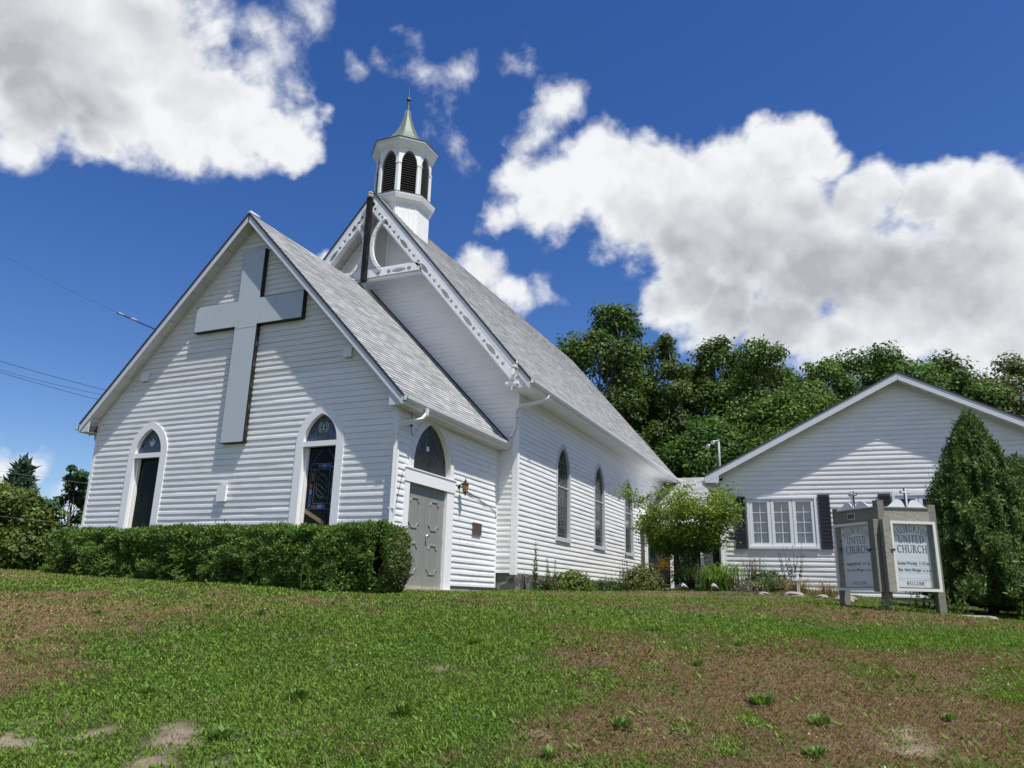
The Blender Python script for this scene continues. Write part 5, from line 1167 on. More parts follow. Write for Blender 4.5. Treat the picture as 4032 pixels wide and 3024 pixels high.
crown_tree('maple_tree', 'green maple filling the sky gap between the tallest poplar and the pointed poplar', .6, 31.0, 12.6, 5.6, (.075,.14,.03), 24000, 23, base=.1, clumps=52, csize=.15, leaf=.19, group=G)
crown_tree('broadleaf_tree', 'green tree joining the wood above the middle of the left hall roof slope', 7.2, 32.0, 12.2, 6.0, (.095,.165,.034), 24000, 24, base=.1, clumps=52, csize=.15, leaf=.19, group=G)
for x_, y_, h_, w_, c_, lab_ in ((-3.2, 33.5, 12.6, 7.0, (.06,.11,.026), 'dark tree deep in the wood behind the tallest poplar'), (3.4, 34.5, 13.6, 7.4, (.065,.12,.028), 'dark tree deep in the wood behind the pointed poplar'), (9.2, 36.0, 13.2, 7.4, (.065,.12,.028), 'dark tree deep in the wood behind the hall roof left of its peak'), (14.0, 37.5, 12.6, 7.0, (.07,.12,.03), 'dark tree deep in the wood behind the hall roof right of its peak')):
    crown_tree('broadleaf_tree', lab_, x_, y_, h_, w_, c_, 24000, int(x_*10) + 200, base=.1, clumps=56, csize=.15, leaf=.21, group=G)
rng0 = np.random.RandomState(5)
tw = MB()
for k in range(9):
    a = np.array([15.6 + k*.42 + rng0.normal()*.1, 34.6, 10.6 + .5*rng0.rand()]); limb(tw, a, a + np.array([rng0.normal()*.4, 0, 1.4 + .9*rng0.rand()]), .03, .008, rng0, -.03, 4)
tw.build('bare_twigs', M['bark_pale'], [o for o in bpy.data.objects if o.name == 'dry_tree'][0])
# dark undergrowth closing the wood
GL = 'trees left of the church'
crown_tree('broadleaf_tree', 'yellow green leafy tree at the far left beyond the hedge', -24.2, 8.2, 5.3, 4.8, (.115,.165,.036), 26000, 31, base=.30, clumps=40, csize=.15, leaf=.15, group=GL)
crown_tree('broadleaf_tree', 'pale green leafy tree cut by the left picture edge', -27.0, 7.6, 5.6, 4.4, (.105,.155,.038), 16000, 32, base=.28, clumps=30, csize=.16, leaf=.15, group=GL)
crown_tree('aspen_tree', 'slender dark aspen with open branches left of the church wall', -22.9, 10.0, 6.5, 2.4, (.06,.12,.045), 9000, 33, base=.2, clumps=26, csize=.13, leaf=.15, group=GL, shape='tall')
def conifer(name, label, x, y, h, w, col, n, seed, spray=.30, cat='conifer', group=None, zb=None, base=.04, lump=.28, power=.85, tipcol=None):
    rng = np.random.RandomState(seed); zb = gz(x, y) if zb is None else zb; t = thing(name, label, cat, (x, y, zb), group)
    u = base + (1 - base)*(1 - np.sqrt(rng.rand(n)))**.9; a = rng.rand(n)*2*math.pi; r = w/2*(1 - u)**power*np.minimum(1, (u - base)*9 + .55)
    r = r*(1 - lump + 2*lump*(.6*vnoise(a*2.2*w, u*h*1.5 + seed, 1.3) + .4*vnoise(a*5*w, u*h*3.4 + seed, 1.7)))*(.62 + .42*rng.rand(n)**.5) + .03
    P = np.stack([x + r*np.cos(a), y + r*np.sin(a), zb + u*h], 1); out = np.stack([np.cos(a), np.sin(a), np.zeros(n)], 1)
    ax_ = out*.55 + np.array([0, 0, 1])*(.55 + .5*rng.rand(n, 1)) + rng.normal(size=(n, 3))*.25; N = out + rng.normal(size=(n, 3))*.6 + np.array([0, 0, .3])
    L = spray*(.6 + .8*rng.rand(n)); lg = rng.rand(n) < .10; L[lg] *= 1.7; gp = (vnoise(a*4.2*w, u*h*3.6 + seed, 1.4) > .24) | (rng.rand(n) < .3); P, N, ax_, L, a, u = P[gp], N[gp], ax_[gp], L[gp], a[gp], u[gp]; n = len(P); V = leaf_quads(P, N, L, L*.28, rng, axis=ax_); c = col_var(col, n, rng, .28, .14)*(.7 + .6*vnoise(a*3*w, u*h*2.5 + seed, 1.5))[:,None]
    quads_mesh('foliage', V, c, M['needles'], t)
    tb = MB(); tb.tube([(x, y, zb-.2), (x, y, zb + h*.95)], [w*.03 + .03, .01], 7); tb.build('trunk', M['bark'], t)
    cb_ = MB(); cb_.lathe((x, y, zb), [(w*.12, .12*h*.3), (w*.27, .12*h), (w*.22, .35*h), (w*.12, .65*h), (.01, .9*h)], 9, 0, True); cb_.build('shade_core', M['core'], t); return t  # solid dark core added for the shade inside the foliage, no branches modelled
M['core'] = mat('painted_inner_shade', (.018,.022,.010), .95, .05, var=.4, vscale=9)  # near-black colour paints the shade inside conifers and hedge
conifer('spruce_tree', 'dark pointed spruce rising behind the yellow green tree at the left', -26.9, 10.2, 6.3, 3.2, (.032,.068,.038), 12000, 34, spray=.3, group=GL, zb=-.6)
conifer('spruce_tree', 'second dark spruce close behind the pointed one at the left', -28.0, 11.0, 6.2, 3.0, (.032,.068,.036), 9000, 36, spray=.3, group=GL, zb=-.5)
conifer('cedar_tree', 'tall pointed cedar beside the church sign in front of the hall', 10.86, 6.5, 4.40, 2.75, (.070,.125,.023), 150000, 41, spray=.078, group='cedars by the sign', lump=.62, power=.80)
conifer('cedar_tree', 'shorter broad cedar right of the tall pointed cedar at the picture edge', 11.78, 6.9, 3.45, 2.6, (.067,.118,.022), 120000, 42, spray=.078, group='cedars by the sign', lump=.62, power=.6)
o = MB().prism([(-27,12,-.2),(-22.6,12,-.2),(-22.6,12,.75),(-24.8,12,1.5),(-27,12,.75)], (0,4,0)).build('far_shed', M['farroof']); tag(o, 'low grey roofed shed glimpsed under the trees at far left', 'shed')

# clipped cedar hedge along the front wall
def make_hedge():
    rng = np.random.RandomState(51); t = thing('cedar_hedge', 'long clipped green cedar hedge along the front wall of the church', 'hedge', (-3.8, -1.05, gz(-3.8, -1.05)))
    x0, x1, ya, yb = -7.72, .66, -1.42, -.62; n = 105000
    k = rng.rand(n); s = rng.rand(n); P = np.zeros((n, 3)); N = np.zeros((n, 3))
    top = lambda x, y: 1.175 + .03*np.sin(x*1.3) + .20*(fbm(x, y, 2.6, 4) - .5)
    f = k < .52; tp = (k >= .52) & (k < .86); re = (k >= .86) & (k < .96); le = k >= .96
    X = x0 + (x1 - x0)*rng.rand(n); g = ground(X, np.full(n, -1.3)); 
    z = g - .02 + (top(X, ya) - g)*s
    bul = .20*(fbm(X*1.0, z*1.4, 2.6, 4) - .5)*2.8 + .06*np.sin(np.clip(s, 0, 1)*math.pi)
    P[f] = np.stack([X, ya - bul + .10*(np.maximum(0, s - .86)/.14)**2, z], 1)[f]; N[f] = (0, -1, .25)
    Y = ya + (yb - ya)*rng.rand(n); P[tp] = np.stack([X, Y, top(X, Y) - .10*(np.abs(Y - (ya+yb)/2)/((yb-ya)/2))**4], 1)[tp]; N[tp] = (0, -.2, 1)
    ge = ground(np.full(n, x1), Y); ze = ge + (top(np.full(n, x1), Y) - ge)*s; be = .26*(fbm(Y*1.1, ze*1.3, 1.7, 3) - .42) + .16*np.sin(s*math.pi)
    P[re] = np.stack([x1 + be, Y, ze], 1)[re]; N[re] = (1, 0, .25)
    gl = ground(np.full(n, x0), Y); zl = gl + (top(np.full(n, x0), Y) - gl)*s; P[le] = np.stack([x0 - .1*np.sin(s*math.pi) - .12*(fbm(Y, zl, 1.7, 3) - .5), Y, zl], 1)[le]; N[le] = (-1, 0, .25)
    P -= N*(rng.rand(n, 1)**2*.13); st_ = rng.rand(n) < .03; P[st_] += N[st_]*.07*rng.rand(st_.sum(), 1)
    axv = N*.75 + np.array([0, 0, 1])*(.25 + .5*rng.rand(n, 1)) + rng.normal(size=(n, 3))*.30
    L = .062*(.5 + 1.0*rng.rand(n)); V = leaf_quads(P, N*.6 + rng.normal(size=(n, 3))*.7, L, L*.30, rng, axis=axv)
    c = col_var((.088,.160,.028), n, rng, .3, .16)*(.62 + .8*fbm(P[:,0]*1.3, P[:,2]*2 + P[:,1], 2.5, 3))[:,None]; d = rng.rand(n) < .006; c[d] = np.array([.30,.14,.045])*(.6 + .6*rng.rand(d.sum(), 1)); dead = (P[:,0] > .75) & (fbm(P[:,1]*2, P[:,2]*2, 1.5, 3) > .56) & (rng.rand(n) < .3); c[dead] = np.array([.14,.10,.06])
    kp_ = (fbm(P[:,0]*1.2 + 3, P[:,2]*1.9 + P[:,1]*1.2, 4.2, 3) > .36) | (rng.rand(n) < .25); V, c = V[kp_], c[kp_]
    quads_mesh('foliage', V, c, M['needles'], t)
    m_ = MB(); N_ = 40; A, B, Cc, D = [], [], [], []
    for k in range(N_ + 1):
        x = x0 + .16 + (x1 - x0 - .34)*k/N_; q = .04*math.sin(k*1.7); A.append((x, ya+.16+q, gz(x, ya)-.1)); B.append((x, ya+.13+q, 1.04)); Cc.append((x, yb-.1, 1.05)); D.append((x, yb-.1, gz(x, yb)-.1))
    m_.bridge(A, B); m_.bridge(B, Cc); m_.bridge(Cc, D); m_.face([A[0], B[0], Cc[0], D[0]]); m_.face([A[-1], B[-1], Cc[-1], D[-1]]); m_.build('shade_core', M['core'], t)  # solid hedge core painted dark as the shade behind the sprays
    tw = MB()
    for k in range(26):
        a = np.array([x1 + .02 + rng.rand()*.1, ya + (yb-ya)*rng.rand(), .35 + .6*rng.rand()]); limb(tw, a, a + np.array([.14, rng.normal()*.1, rng.normal()*.08]), .005, .002, rng, 0, 4)
    tw.build('dead_twigs', M['bark_pale'], t)
make_hedge()

# small maple-like tree in the corner bed, several leaning stems
def corner_tree():
    rng = np.random.RandomState(61); x, y = 4.08, 8.6; zb = gz(x, y); t = thing('ornamental_tree', 'small multi stemmed tree with fine yellow green leaves between church and hall', 'small tree', (x, y, zb))
    tb = MB(); tips = []
    for k in range(8):
        a = 2*math.pi*k/8 + rng.normal()*.2; sp = .22 + .25*rng.rand(); b0 = np.array([x + .10*math.cos(a), y + .08*math.sin(a), zb - .1]); m1 = b0 + np.array([math.cos(a)*.22, math.sin(a)*.18, 1.0]); m1[0] -= .05; e = m1 + np.array([math.cos(a)*(.36+sp) - .12, math.sin(a)*.42, .95 + .55*rng.rand()])
        tb.tube([tuple(b0), tuple((b0+m1)/2 + rng.normal(size=3)*.03), tuple(m1), tuple((m1+e)/2 + rng.normal(size=3)*.05), tuple(e)], [.04,.034,.028,.018,.008], 6)
        for j in range(12):
            f = -.05 + 1.05*rng.rand(); o = m1 + (e - m1)*f; d = np.array([math.cos(a + rng.normal()*.9), math.sin(a + rng.normal()*.9)*.8, .25 + .7*rng.rand()]); q = o + d*(.22 + .38*rng.rand()); limb(tb, o, q, .012, .004, rng, -.05, 4); tips.append((o*.25 + q*.75, d)); tips.append((q, d))
    for k in range(30):
        a = rng.rand()*6.28; tips.append((np.array([x - .15 + .55*math.cos(a)*rng.rand(), y + .5*math.sin(a)*rng.rand(), zb + 2.0 + .75*rng.rand()]), np.array([math.cos(a), math.sin(a), .5])))
    for k in range(26):
        a = rng.rand()*6.28; tips.append((np.array([x + .45*math.cos(a)*rng.rand() + .02, y + .4*math.sin(a)*rng.rand(), zb + .15 + .95*rng.rand()]), np.array([math.cos(a), math.sin(a), .4])))
    tb.build('stems', M['bark'], t); P, N, K = [], [], []
    for i, (c, d) in enumerate(tips):
        n = 140 if i < 192 else 60; s = .165 if i < 192 else .17; q = c + rng.normal(size=(n, 3))*np.array([s, s, s*.62]) ; P.append(q); N.append(rng.normal(size=(n, 3))*.7 + np.array([0, -.1, .8])); K.append(np.full(n, .75 + .5*rng.rand()))
    P = np.concatenate(P); N = np.concatenate(N); K = np.concatenate(K); n = len(P); L = .068*(.6 + .8*rng.rand(n)); c = col_var((.150,.225,.034), n, rng, .25, .22)*K[:,None]
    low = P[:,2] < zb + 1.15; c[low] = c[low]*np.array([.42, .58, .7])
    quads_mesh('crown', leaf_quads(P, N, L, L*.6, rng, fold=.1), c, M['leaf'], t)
corner_tree()

# ------------------------------------------------------------------ bed plants, weeds, stones
def bush(name, label, x, y, w, h, col, n, seed, leaf=.05, cat='bush', group=None, flowers=None, asp=.6, upright=.3):
    rng = np.random.RandomState(seed); zb = gz(x, y); t = thing(name, label, cat, (x, y, zb), group); d = nrm(rng.normal(size=(n, 3))); d[:,2] = np.abs(d[:,2])
    rr = (.55 + .5*rng.rand(n, 1)**.6)*(.8 + .5*vnoise(d[:,0]*3 + x, d[:,1]*3 + d[:,2]*2, 1.5)[:,None]); P = np.array([x, y, zb]) + d*rr*np.array([w/2, w/2*.8, h])*.92; L = leaf*(.6 + .8*rng.rand(n))
    quads_mesh('foliage', leaf_quads(P, d + rng.normal(size=(n, 3))*.5 + np.array([0, 0, .5]), L, L*asp, rng, axis=d*.6 + np.array([0, 0, upright])), col_var(col, n, rng, .25, .15), M['leaf'], t)
    s_ = MB()
    for k in range(7): a = rng.rand()*6.28; s_.tube([(x, y, zb-.05), (x + w*.2*math.cos(a), y + w*.15*math.sin(a), zb + h*.7)], [.012, .004], 5)
    s_.build('stems', M['bark'], t)
    if flowers:
        fc, fn, fs = flowers; k = rng.randint(0, n, fn); Q = P[k] + d[k]*.03; q = leaf_quads(np.repeat(Q, 3, 0), rng.normal(size=(fn*3, 3)) + np.array([0, -1, .8]), fs, fs*.9, rng); quads_mesh('flowers', q, np.clip(np.array(fc) * (.7 + .6*rng.rand(fn*3, 1)), 0, .9), M['leaf'], t)
    return t
def stalk_plant(name, label, x, y, h, ns, col, seed, spread=.12, leaf=.06, nleaf=40, cat='tall weed', group=None, wid=.22, tip=None, lean=.1):
    rng = np.random.RandomState(seed); zb = gz(x, y); t = thing(name, label, cat, (x, y, zb), group); s_ = MB(); P, A = [], []
    for k in range(ns):
        b0 = np.array([x + rng.normal()*spread*.5, y + rng.normal()*spread*.5, zb - .04]); hh = h*(.65 + .35*rng.rand()) if k else h; e = b0 + np.array([rng.normal()*lean*h, rng.normal()*lean*h, hh]); s_.tube([tuple(b0), tuple((b0+e)/2 + rng.normal(size=3)*.01*h), tuple(e)], [.006, .005, .002], 5)
        for j in range(nleaf):
            f = .06 + .94*rng.rand(); a = rng.rand()*6.28; P.append(b0 + (e-b0)*f); A.append([math.cos(a), math.sin(a), .5 + .5*f])
    P = np.array(P); A = np.array(A); n = len(P); f = (P[:,2] - zb)/h; L = leaf*(1.15 - .75*f)*(.7 + .6*rng.rand(n)); N = np.stack([-A[:,0]*A[:,2], -A[:,1]*A[:,2], np.ones(n)], 1) + rng.normal(size=(n, 3))*.35
    c = col_var(col, n, rng, .22, .15)
    if tip is not None: m_ = f > .68; c[m_] = np.array(tip)*(.7 + .6*rng.rand(m_.sum(), 1))
    s_.build('stems', M['stemgreen'], t); quads_mesh('leaves', leaf_quads(P, N, L, L*wid, rng, axis=A), c, M['leaf'], t); return t
M['stemgreen'] = mat('green_stems', (.09,.11,.04), .8, .2)
BG = 'plants in the bed along the church side wall'
stalk_plant('tall_weed', 'tallest feathery weed against the church side wall near the front corner', .95, 5.35, 1.28, 3, (.085,.135,.035), 71, leaf=.13, nleaf=85, group=BG, spread=.10, lean=.03)
stalk_plant('tall_weed', 'second thinner weed just right of the tallest one by the church wall', 1.15, 5.75, .85, 4, (.09,.135,.04), 72, leaf=.11, nleaf=60, group=BG, spread=.22, lean=.05)
bush('flowering_bush', 'round light green bush with yellow flower heads below the first church side window', 1.25, 7.1, 1.15, .52, (.105,.155,.03), 3600, 73, leaf=.07, group=BG, flowers=((.50,.42,.06), 60, .035))
bush('flower_clump', 'low clump with small pink flowers left of the round light green bush', 1.0, 6.0, .8, .26, (.06,.10,.03), 900, 74, leaf=.06, group=BG, flowers=((.48,.12,.16), 34, .035))
bush('leafy_clump', 'low dark leafy clump right of the round light green bush', 1.5, 9.4, 1.2, .34, (.055,.10,.028), 1300, 75, leaf=.07, group=BG)
stalk_plant('tall_weed', 'feathery weed group in front of the left porch post', 1.3, 12.0, 1.35, 7, (.075,.115,.035), 76, leaf=.10, nleaf=55, group=BG, spread=.45, lean=.05)
bush('flowering_bush', 'wide yellowish bush at the foot of the left porch post', 1.75, 12.6, 1.5, .82, (.12,.145,.035), 4200, 77, leaf=.075, group=BG, upright=.8)
stalk_plant('tall_weed', 'dark leaved weed clump between the round bush and the porch bush', 1.35, 10.8, .62, 6, (.05,.10,.03), 78, leaf=.12, nleaf=26, group=BG, spread=.4)
def grass_clump(name, label, x, y, h, w, n, col, seed, cat='grass clump', group=None, width=.022, stuff=None):
    rng = np.random.RandomState(seed); zb = gz(x, y); V, Cc = [], []
    base = np.array(col)
    for k in range(n):
        a = rng.rand()*6.28; b0 = np.array([x + rng.normal()*w*.13, y + rng.normal()*w*.12, zb]); hh = h*(.55 + .5*rng.rand()); ro = w*.5*(.25 + .75*rng.rand()); d = np.array([math.cos(a), math.sin(a)*.85, 0]); side = np.array([-d[1], d[0], 0])*width/2; prev = None; c = base*(1 + rng.normal()*.2)*np.array([1 + .2*rng.normal()*.5, 1, 1])
        for j in range(6):
            t_ = j/5; p = b0 + d*ro*t_**1.4 + np.array([0, 0, hh*math.sin(t_*2.55)]); ww = side*(1 - t_*.85)
            if prev is not None: V.append([prev[0]-prev[1], prev[0]+prev[1], p+ww, p-ww]); Cc.append(np.clip(c, .01, .5))
            prev = (p, ww)
    o = quads_mesh(name, np.array(V), np.array(Cc), M['leaf']); return tag(o, label, cat, group)
grass_clump('daylily_clump', 'arching bright green daylily clump at the left corner of the hall', 4.95, 8.0, .66, 1.7, 330, (.13,.22,.036), 81, width=.032)
HB = 'plants in the bed in front of the hall'
stalk_plant('red_leaved_shrub', 'thin shrub with dark red leaves below the hall window', 6.75, 8.9, 1.22, 9, (.075,.035,.035), 82, leaf=.075, nleaf=46, wid=.5, cat='shrub', group=HB, spread=.3, lean=.10, tip=(.13,.055,.055))
for k, (x, y, h, w, n, c, l) in enumerate(((5.75,8.9,.78,1.0,110,(.16,.145,.07),'tall dry grass clump left of the small white wooden cross'), (5.2,8.2,.26,1.1,120,(.22,.17,.09),'low straw coloured grass clump right of the daylily'), (6.9,7.9,.36,1.3,150,(.24,.175,.08),'straw coloured grass clump right of the small white wooden cross'), (6.2,8.0,.34,.9,90,(.09,.14,.04),'green grass clump beside the small white wooden cross'), (7.6,7.7,.34,1.0,100,(.22,.17,.08),'dry grass clump behind the left sign post'))):
    grass_clump('grass_clump', l, x, y, h, w, n, c, 90 + k, group=HB, width=.014)
bush('grey_clump', 'low silvery grey clump in the hall bed between daylily and red leaved shrub', 5.75, 7.9, .95, .28, (.17,.165,.12), 1000, 96, leaf=.05, group=HB)
bush('leafy_clump', 'dark green leafy clump in the hall bed under the window centre', 6.1, 8.7, 1.1, .46, (.05,.095,.03), 1500, 97, leaf=.08, group=HB)
stalk_plant('pale_weed', 'pale leaved upright plant beside the small white wooden cross', 6.35, 7.75, .52, 5, (.15,.19,.10), 98, leaf=.12, nleaf=22, wid=.4, group=HB, spread=.25)
stalk_plant('tall_weed', 'green weed between the sign posts', 9.2, 3.4, .40, 6, (.075,.13,.03), 99, leaf=.10, nleaf=26, wid=.35, spread=.35, group='weeds round the sign')
stalk_plant('tall_weed', 'upright green weed right of the sign by the cedar', 10.05, 4.3, .55, 5, (.075,.13,.03), 100, leaf=.10, nleaf=34, wid=.3, spread=.28, group='weeds round the sign')
stalk_plant('tall_weed', 'small weed at the foot of the middle sign post', 8.55, 2.45, .26, 5, (.09,.14,.03), 101, leaf=.09, nleaf=16, wid=.3, spread=.22, group='weeds round the sign')
stalk_plant('tall_weed', 'leafy weed at the foot of the cedar near the picture edge', 11.3, 5.3, .45, 6, (.08,.14,.03), 102, leaf=.12, nleaf=22, wid=.45, spread=.35, group='weeds round the sign')
o = thing('garden_cross', 'small white wooden cross standing in the flower bed in front of the hall', 'cross', (6.95, 7.6, gz(6.95, 7.6)))
m_ = MB(); zc = gz(6.95, 7.6); m_.box(6.92, 6.98, 7.585, 7.615, zc - .1, zc + .50); m_.build('upright', M['trim'], o); MB().box(6.82, 7.12, 7.57, 7.584, zc + .33, zc + .37).build('crossbar', M['trim'], o)
def rock(x, y, sx, sy, sz, seed, lab):
    rng = np.random.RandomState(seed); bm = bmesh.new(); bmesh.ops.create_icosphere(bm, subdivisions=3, radius=1); zb = gz(x, y)
    for v in bm.verts: k = 1 + .22*(float(vnoise(np.array(v.co.x*2+seed), np.array(v.co.y*2+v.co.z*1.7), 1.1)) - .5)*2; v.co = Vector((x + v.co.x*sx*k, y + v.co.y*sy*k, zb + max(-.3, v.co.z)*sz*k))
    me = bpy.data.meshes.new('bed_stone'); bm.to_mesh(me); bm.free(); me.materials.append(M['rock']); tag(link_mesh('bed_stone', me), lab, 'stone', 'stones edging the hall bed')
for q in ((6.15,7.1,.16,.10,.07,1,'flat grey stone edging the bed left of the small white wooden cross'), (6.85,7.1,.26,.14,.10,2,'long grey stone edging the bed right of the small white wooden cross'), (7.5,6.9,.14,.1,.07,3,'small round stone half hidden in dry grass left of the sign'), (8.0,6.4,.24,.16,.14,4,'largest grey stone seen between the sign posts'), (10.2,3.9,.42,.14,.05,5,'long flat tan stone lying right of the sign'), (-.1,-.1,.01,.01,.01,6,''))[:5]: rock(*q)
# flower urn by the glass door
ur = thing('flower_urn', 'dark pedestal urn full of yellow orange and purple flowers at the porch', 'urn', (1.38, 17.9, .44))
MB().lathe((1.38,17.9,.46), [(.17,0),(.17,.05),(.07,.10),(.055,.20),(.09,.27),(.17,.36),(.21,.52),(.235,.66),(.27,.70),(.27,.72)], 20).build('urn_body', M['pot'], ur)
rg = np.random.RandomState(8); n = 520; d = nrm(rg.normal(size=(n, 3))); d[:,2] = np.abs(d[:,2]); P = np.array([1.38, 17.9, 1.16]) + d*np.array([.32, .28, .50])*(.6 + .45*rg.rand(n, 1)); P[:,0] += .10*(P[:,2] > 1.5)
pal = np.array([(.75,.55,.02),(.75,.60,.04),(.72,.30,.02),(.12,.06,.25),(.70,.48,.03)]); quads_mesh('flowers', leaf_quads(P, d + np.array([0, -.6, .3]), .085, .08, rg), pal[rg.randint(0, 5, n)]*(.8 + .3*rg.rand(n, 1)), M['leaf'], ur)
n = 160; d = nrm(rg.normal(size=(n, 3))); d[:,2] = np.abs(d[:,2]); P = np.array([1.38, 17.9, 1.14]) + d*np.array([.28, .24, .30])*rg.rand(n, 1); quads_mesh('foliage', leaf_quads(P, d, .10, .05, rg), col_var((.06,.12,.03), n, rg), M['leaf'], ur)
def spot(x, y, lab):
    t = thing('garden_spotlight', lab, 'spotlight', (x, y, gz(x, y)), 'garden spotlights by the daylily'); z = gz(x, y)
    MB().tube([(x, y, z-.05), (x, y, z+.10)], .012, 6).build('stake', M['black'], t); MB().tube([(x-.02, y+.02, z+.10), (x-.08, y-.06, z+.14), (x-.12, y-.11, z+.17)], [.02,.04,.048], 10).build('lamp_head', M['alum'], t)
spot(4.3, 7.4, 'small white garden spotlight left of the daylily clump'); spot(5.1, 7.2, 'small garden spotlight under the right side of the daylily clump')
# broad leaved milkweeds before the hedge
def broad_weed(x, y, h, n, leaf, lab, seed, group, col=(.11,.19,.06)):
    rng = np.random.RandomState(seed); z = gz(x, y); t = thing('milkweed', lab, 'weed', (x, y, z), group); s_ = MB(); V, Cc = [], []
    for k in range(max(1, n//9)):
        b0 = np.array([x + rng.normal()*.06, y + rng.normal()*.05, z - .03]); e = b0 + np.array([rng.normal()*.08, -.05, h*(.75 + .3*rng.rand())]); s_.tube([tuple(b0), tuple(e)], [.008, .004], 5)
        for j in range(9):
            f = .2 + .8*j/8; a = j*1.57 + rng.normal()*.3; d = np.array([math.cos(a), math.sin(a), .35 + .4*f]); V.append(leaf_quads((b0 + (e-b0)*f)[None], np.array([[-d[0]*.4, -d[1]*.4, 1.]]), leaf*(1.1 - .4*f), leaf*.46*(1.1 - .4*f), rng, axis=d[None], fold=-.12)[0]); Cc.append(np.array(col)*(.8 + .4*rng.rand()))
    s_.build('stem', M['stemgreen'], t); quads_mesh('leaves', np.array(V), np.array(Cc), M['leaf'], t)
broad_weed(-5.75, -1.75, .42, 27, .22, 'larger leafy milkweed growing at the hedge foot on the left', 1, 'broad leaved weeds at the hedge foot')
broad_weed(-3.55, -1.75, .40, 18, .20, 'leafy milkweed growing at the hedge foot near the middle of the hedge', 2, 'broad leaved weeds at the hedge foot')
broad_weed(-6.5, -1.72, .24, 18, .16, 'small pale weed left of the larger milkweed at the hedge', 3, 'broad leaved weeds at the hedge foot', (.14,.20,.05))
stalk_plant('tall_weed', 'upright green weed at the right end of the hedge foot', -.55, -1.62, .48, 4, (.08,.14,.03), 104, leaf=.12, nleaf=26, wid=.3, spread=.2, group='broad leaved weeds at the hedge foot')

# leafy rosettes on the bank
WEEDS = [
 (7.36, -4.46, 0.17, 'bright green leafy weed patch low on the brown bank'),
 (3.88, -4.01, 0.13, 'green rosette on the lawn below the church side wall'),
 (1.97, -7.12, 0.12, 'leafy rosette on the left of the green bank'),
 (3.39, -7.59, 0.14, 'yellow green weed near the sandy soil at the bottom left'),
 (6.19, -5.72, 0.13, 'green weed tuft at the foot of the brown bank left of centre'),
 (10.15, -0.22, 0.08, 'bright yellow green weed near the right edge below the cedar'),
 (9.93, -1.63, 0.08, 'lower bright green weed at the right picture edge'),
 (5.89, -6.64, 0.12, 'pale green weed at the bottom edge near the middle'),
 (7.9, -4.74, 0.13, 'weed tuft on the brown bank below the sign'),
 (5.69, -1.92, 0.12, 'green tuft on the upper brown bank left of the sign'),
 (3.27, -6.54, 0.14, 'leafy weed in the centre of the green slope'),
 (6.83, -2.11, 0.11, 'small green tuft on the bank below the hall window'),
 (8.3, 1.46, 0.1, 'green tuft on dry turf below the sign'),
 (0.74, -4.29, 0.12, 'green dock weed on the dry upper left slope'),
 (-0.18, -4.3, 0.1, 'small leafy rosette on the dry upper left slope'),
 (-1.06, -5.38, 0.11, 'green tuft in the brown grass at far left'),
 (7.85, -5.57, 0.13, 'weed tuft at the bottom right edge'),
 (8.98, -3.98, 0.1, 'small weed on the bare brown bank at right'),
 (4.39, -6.34, 0.14, 'rosette in the green slope below the hedge end'),
 (6.48, -3.45, 0.11, 'weed tuft in brown grass right of the green slope')]
rg = np.random.RandomState(9)
for x, y, s, lab in WEEDS:
    z = gz(x, y); n = 60; s = s*.8; a = rg.rand(n)*6.28; r0 = rg.rand(n)*s*.8; P = np.stack([x + r0*np.cos(a), y + r0*np.sin(a), np.full(n, z) + .02], 1); P[:,0] += .9*s*rg.normal()*rg.rand(n); P[:,1] += .7*s*rg.normal()*rg.rand(n); A = np.stack([np.cos(a)*.8, np.sin(a)*.8, .7 + 1.3*rg.rand(n)], 1); L = s*(.5 + .5*rg.rand(n))
    o = quads_mesh('leafy_weed', leaf_quads(P, np.stack([-A[:,0]*A[:,2], -A[:,1]*A[:,2], A[:,0]**2 + A[:,1]**2 + .05], 1), L, L*.36, rg, axis=A, fold=-.1), col_var((.13,.225,.05), n, rg, .18, .12), M['leaf']); tag(o, lab, 'weed', 'leafy weeds on the bank')

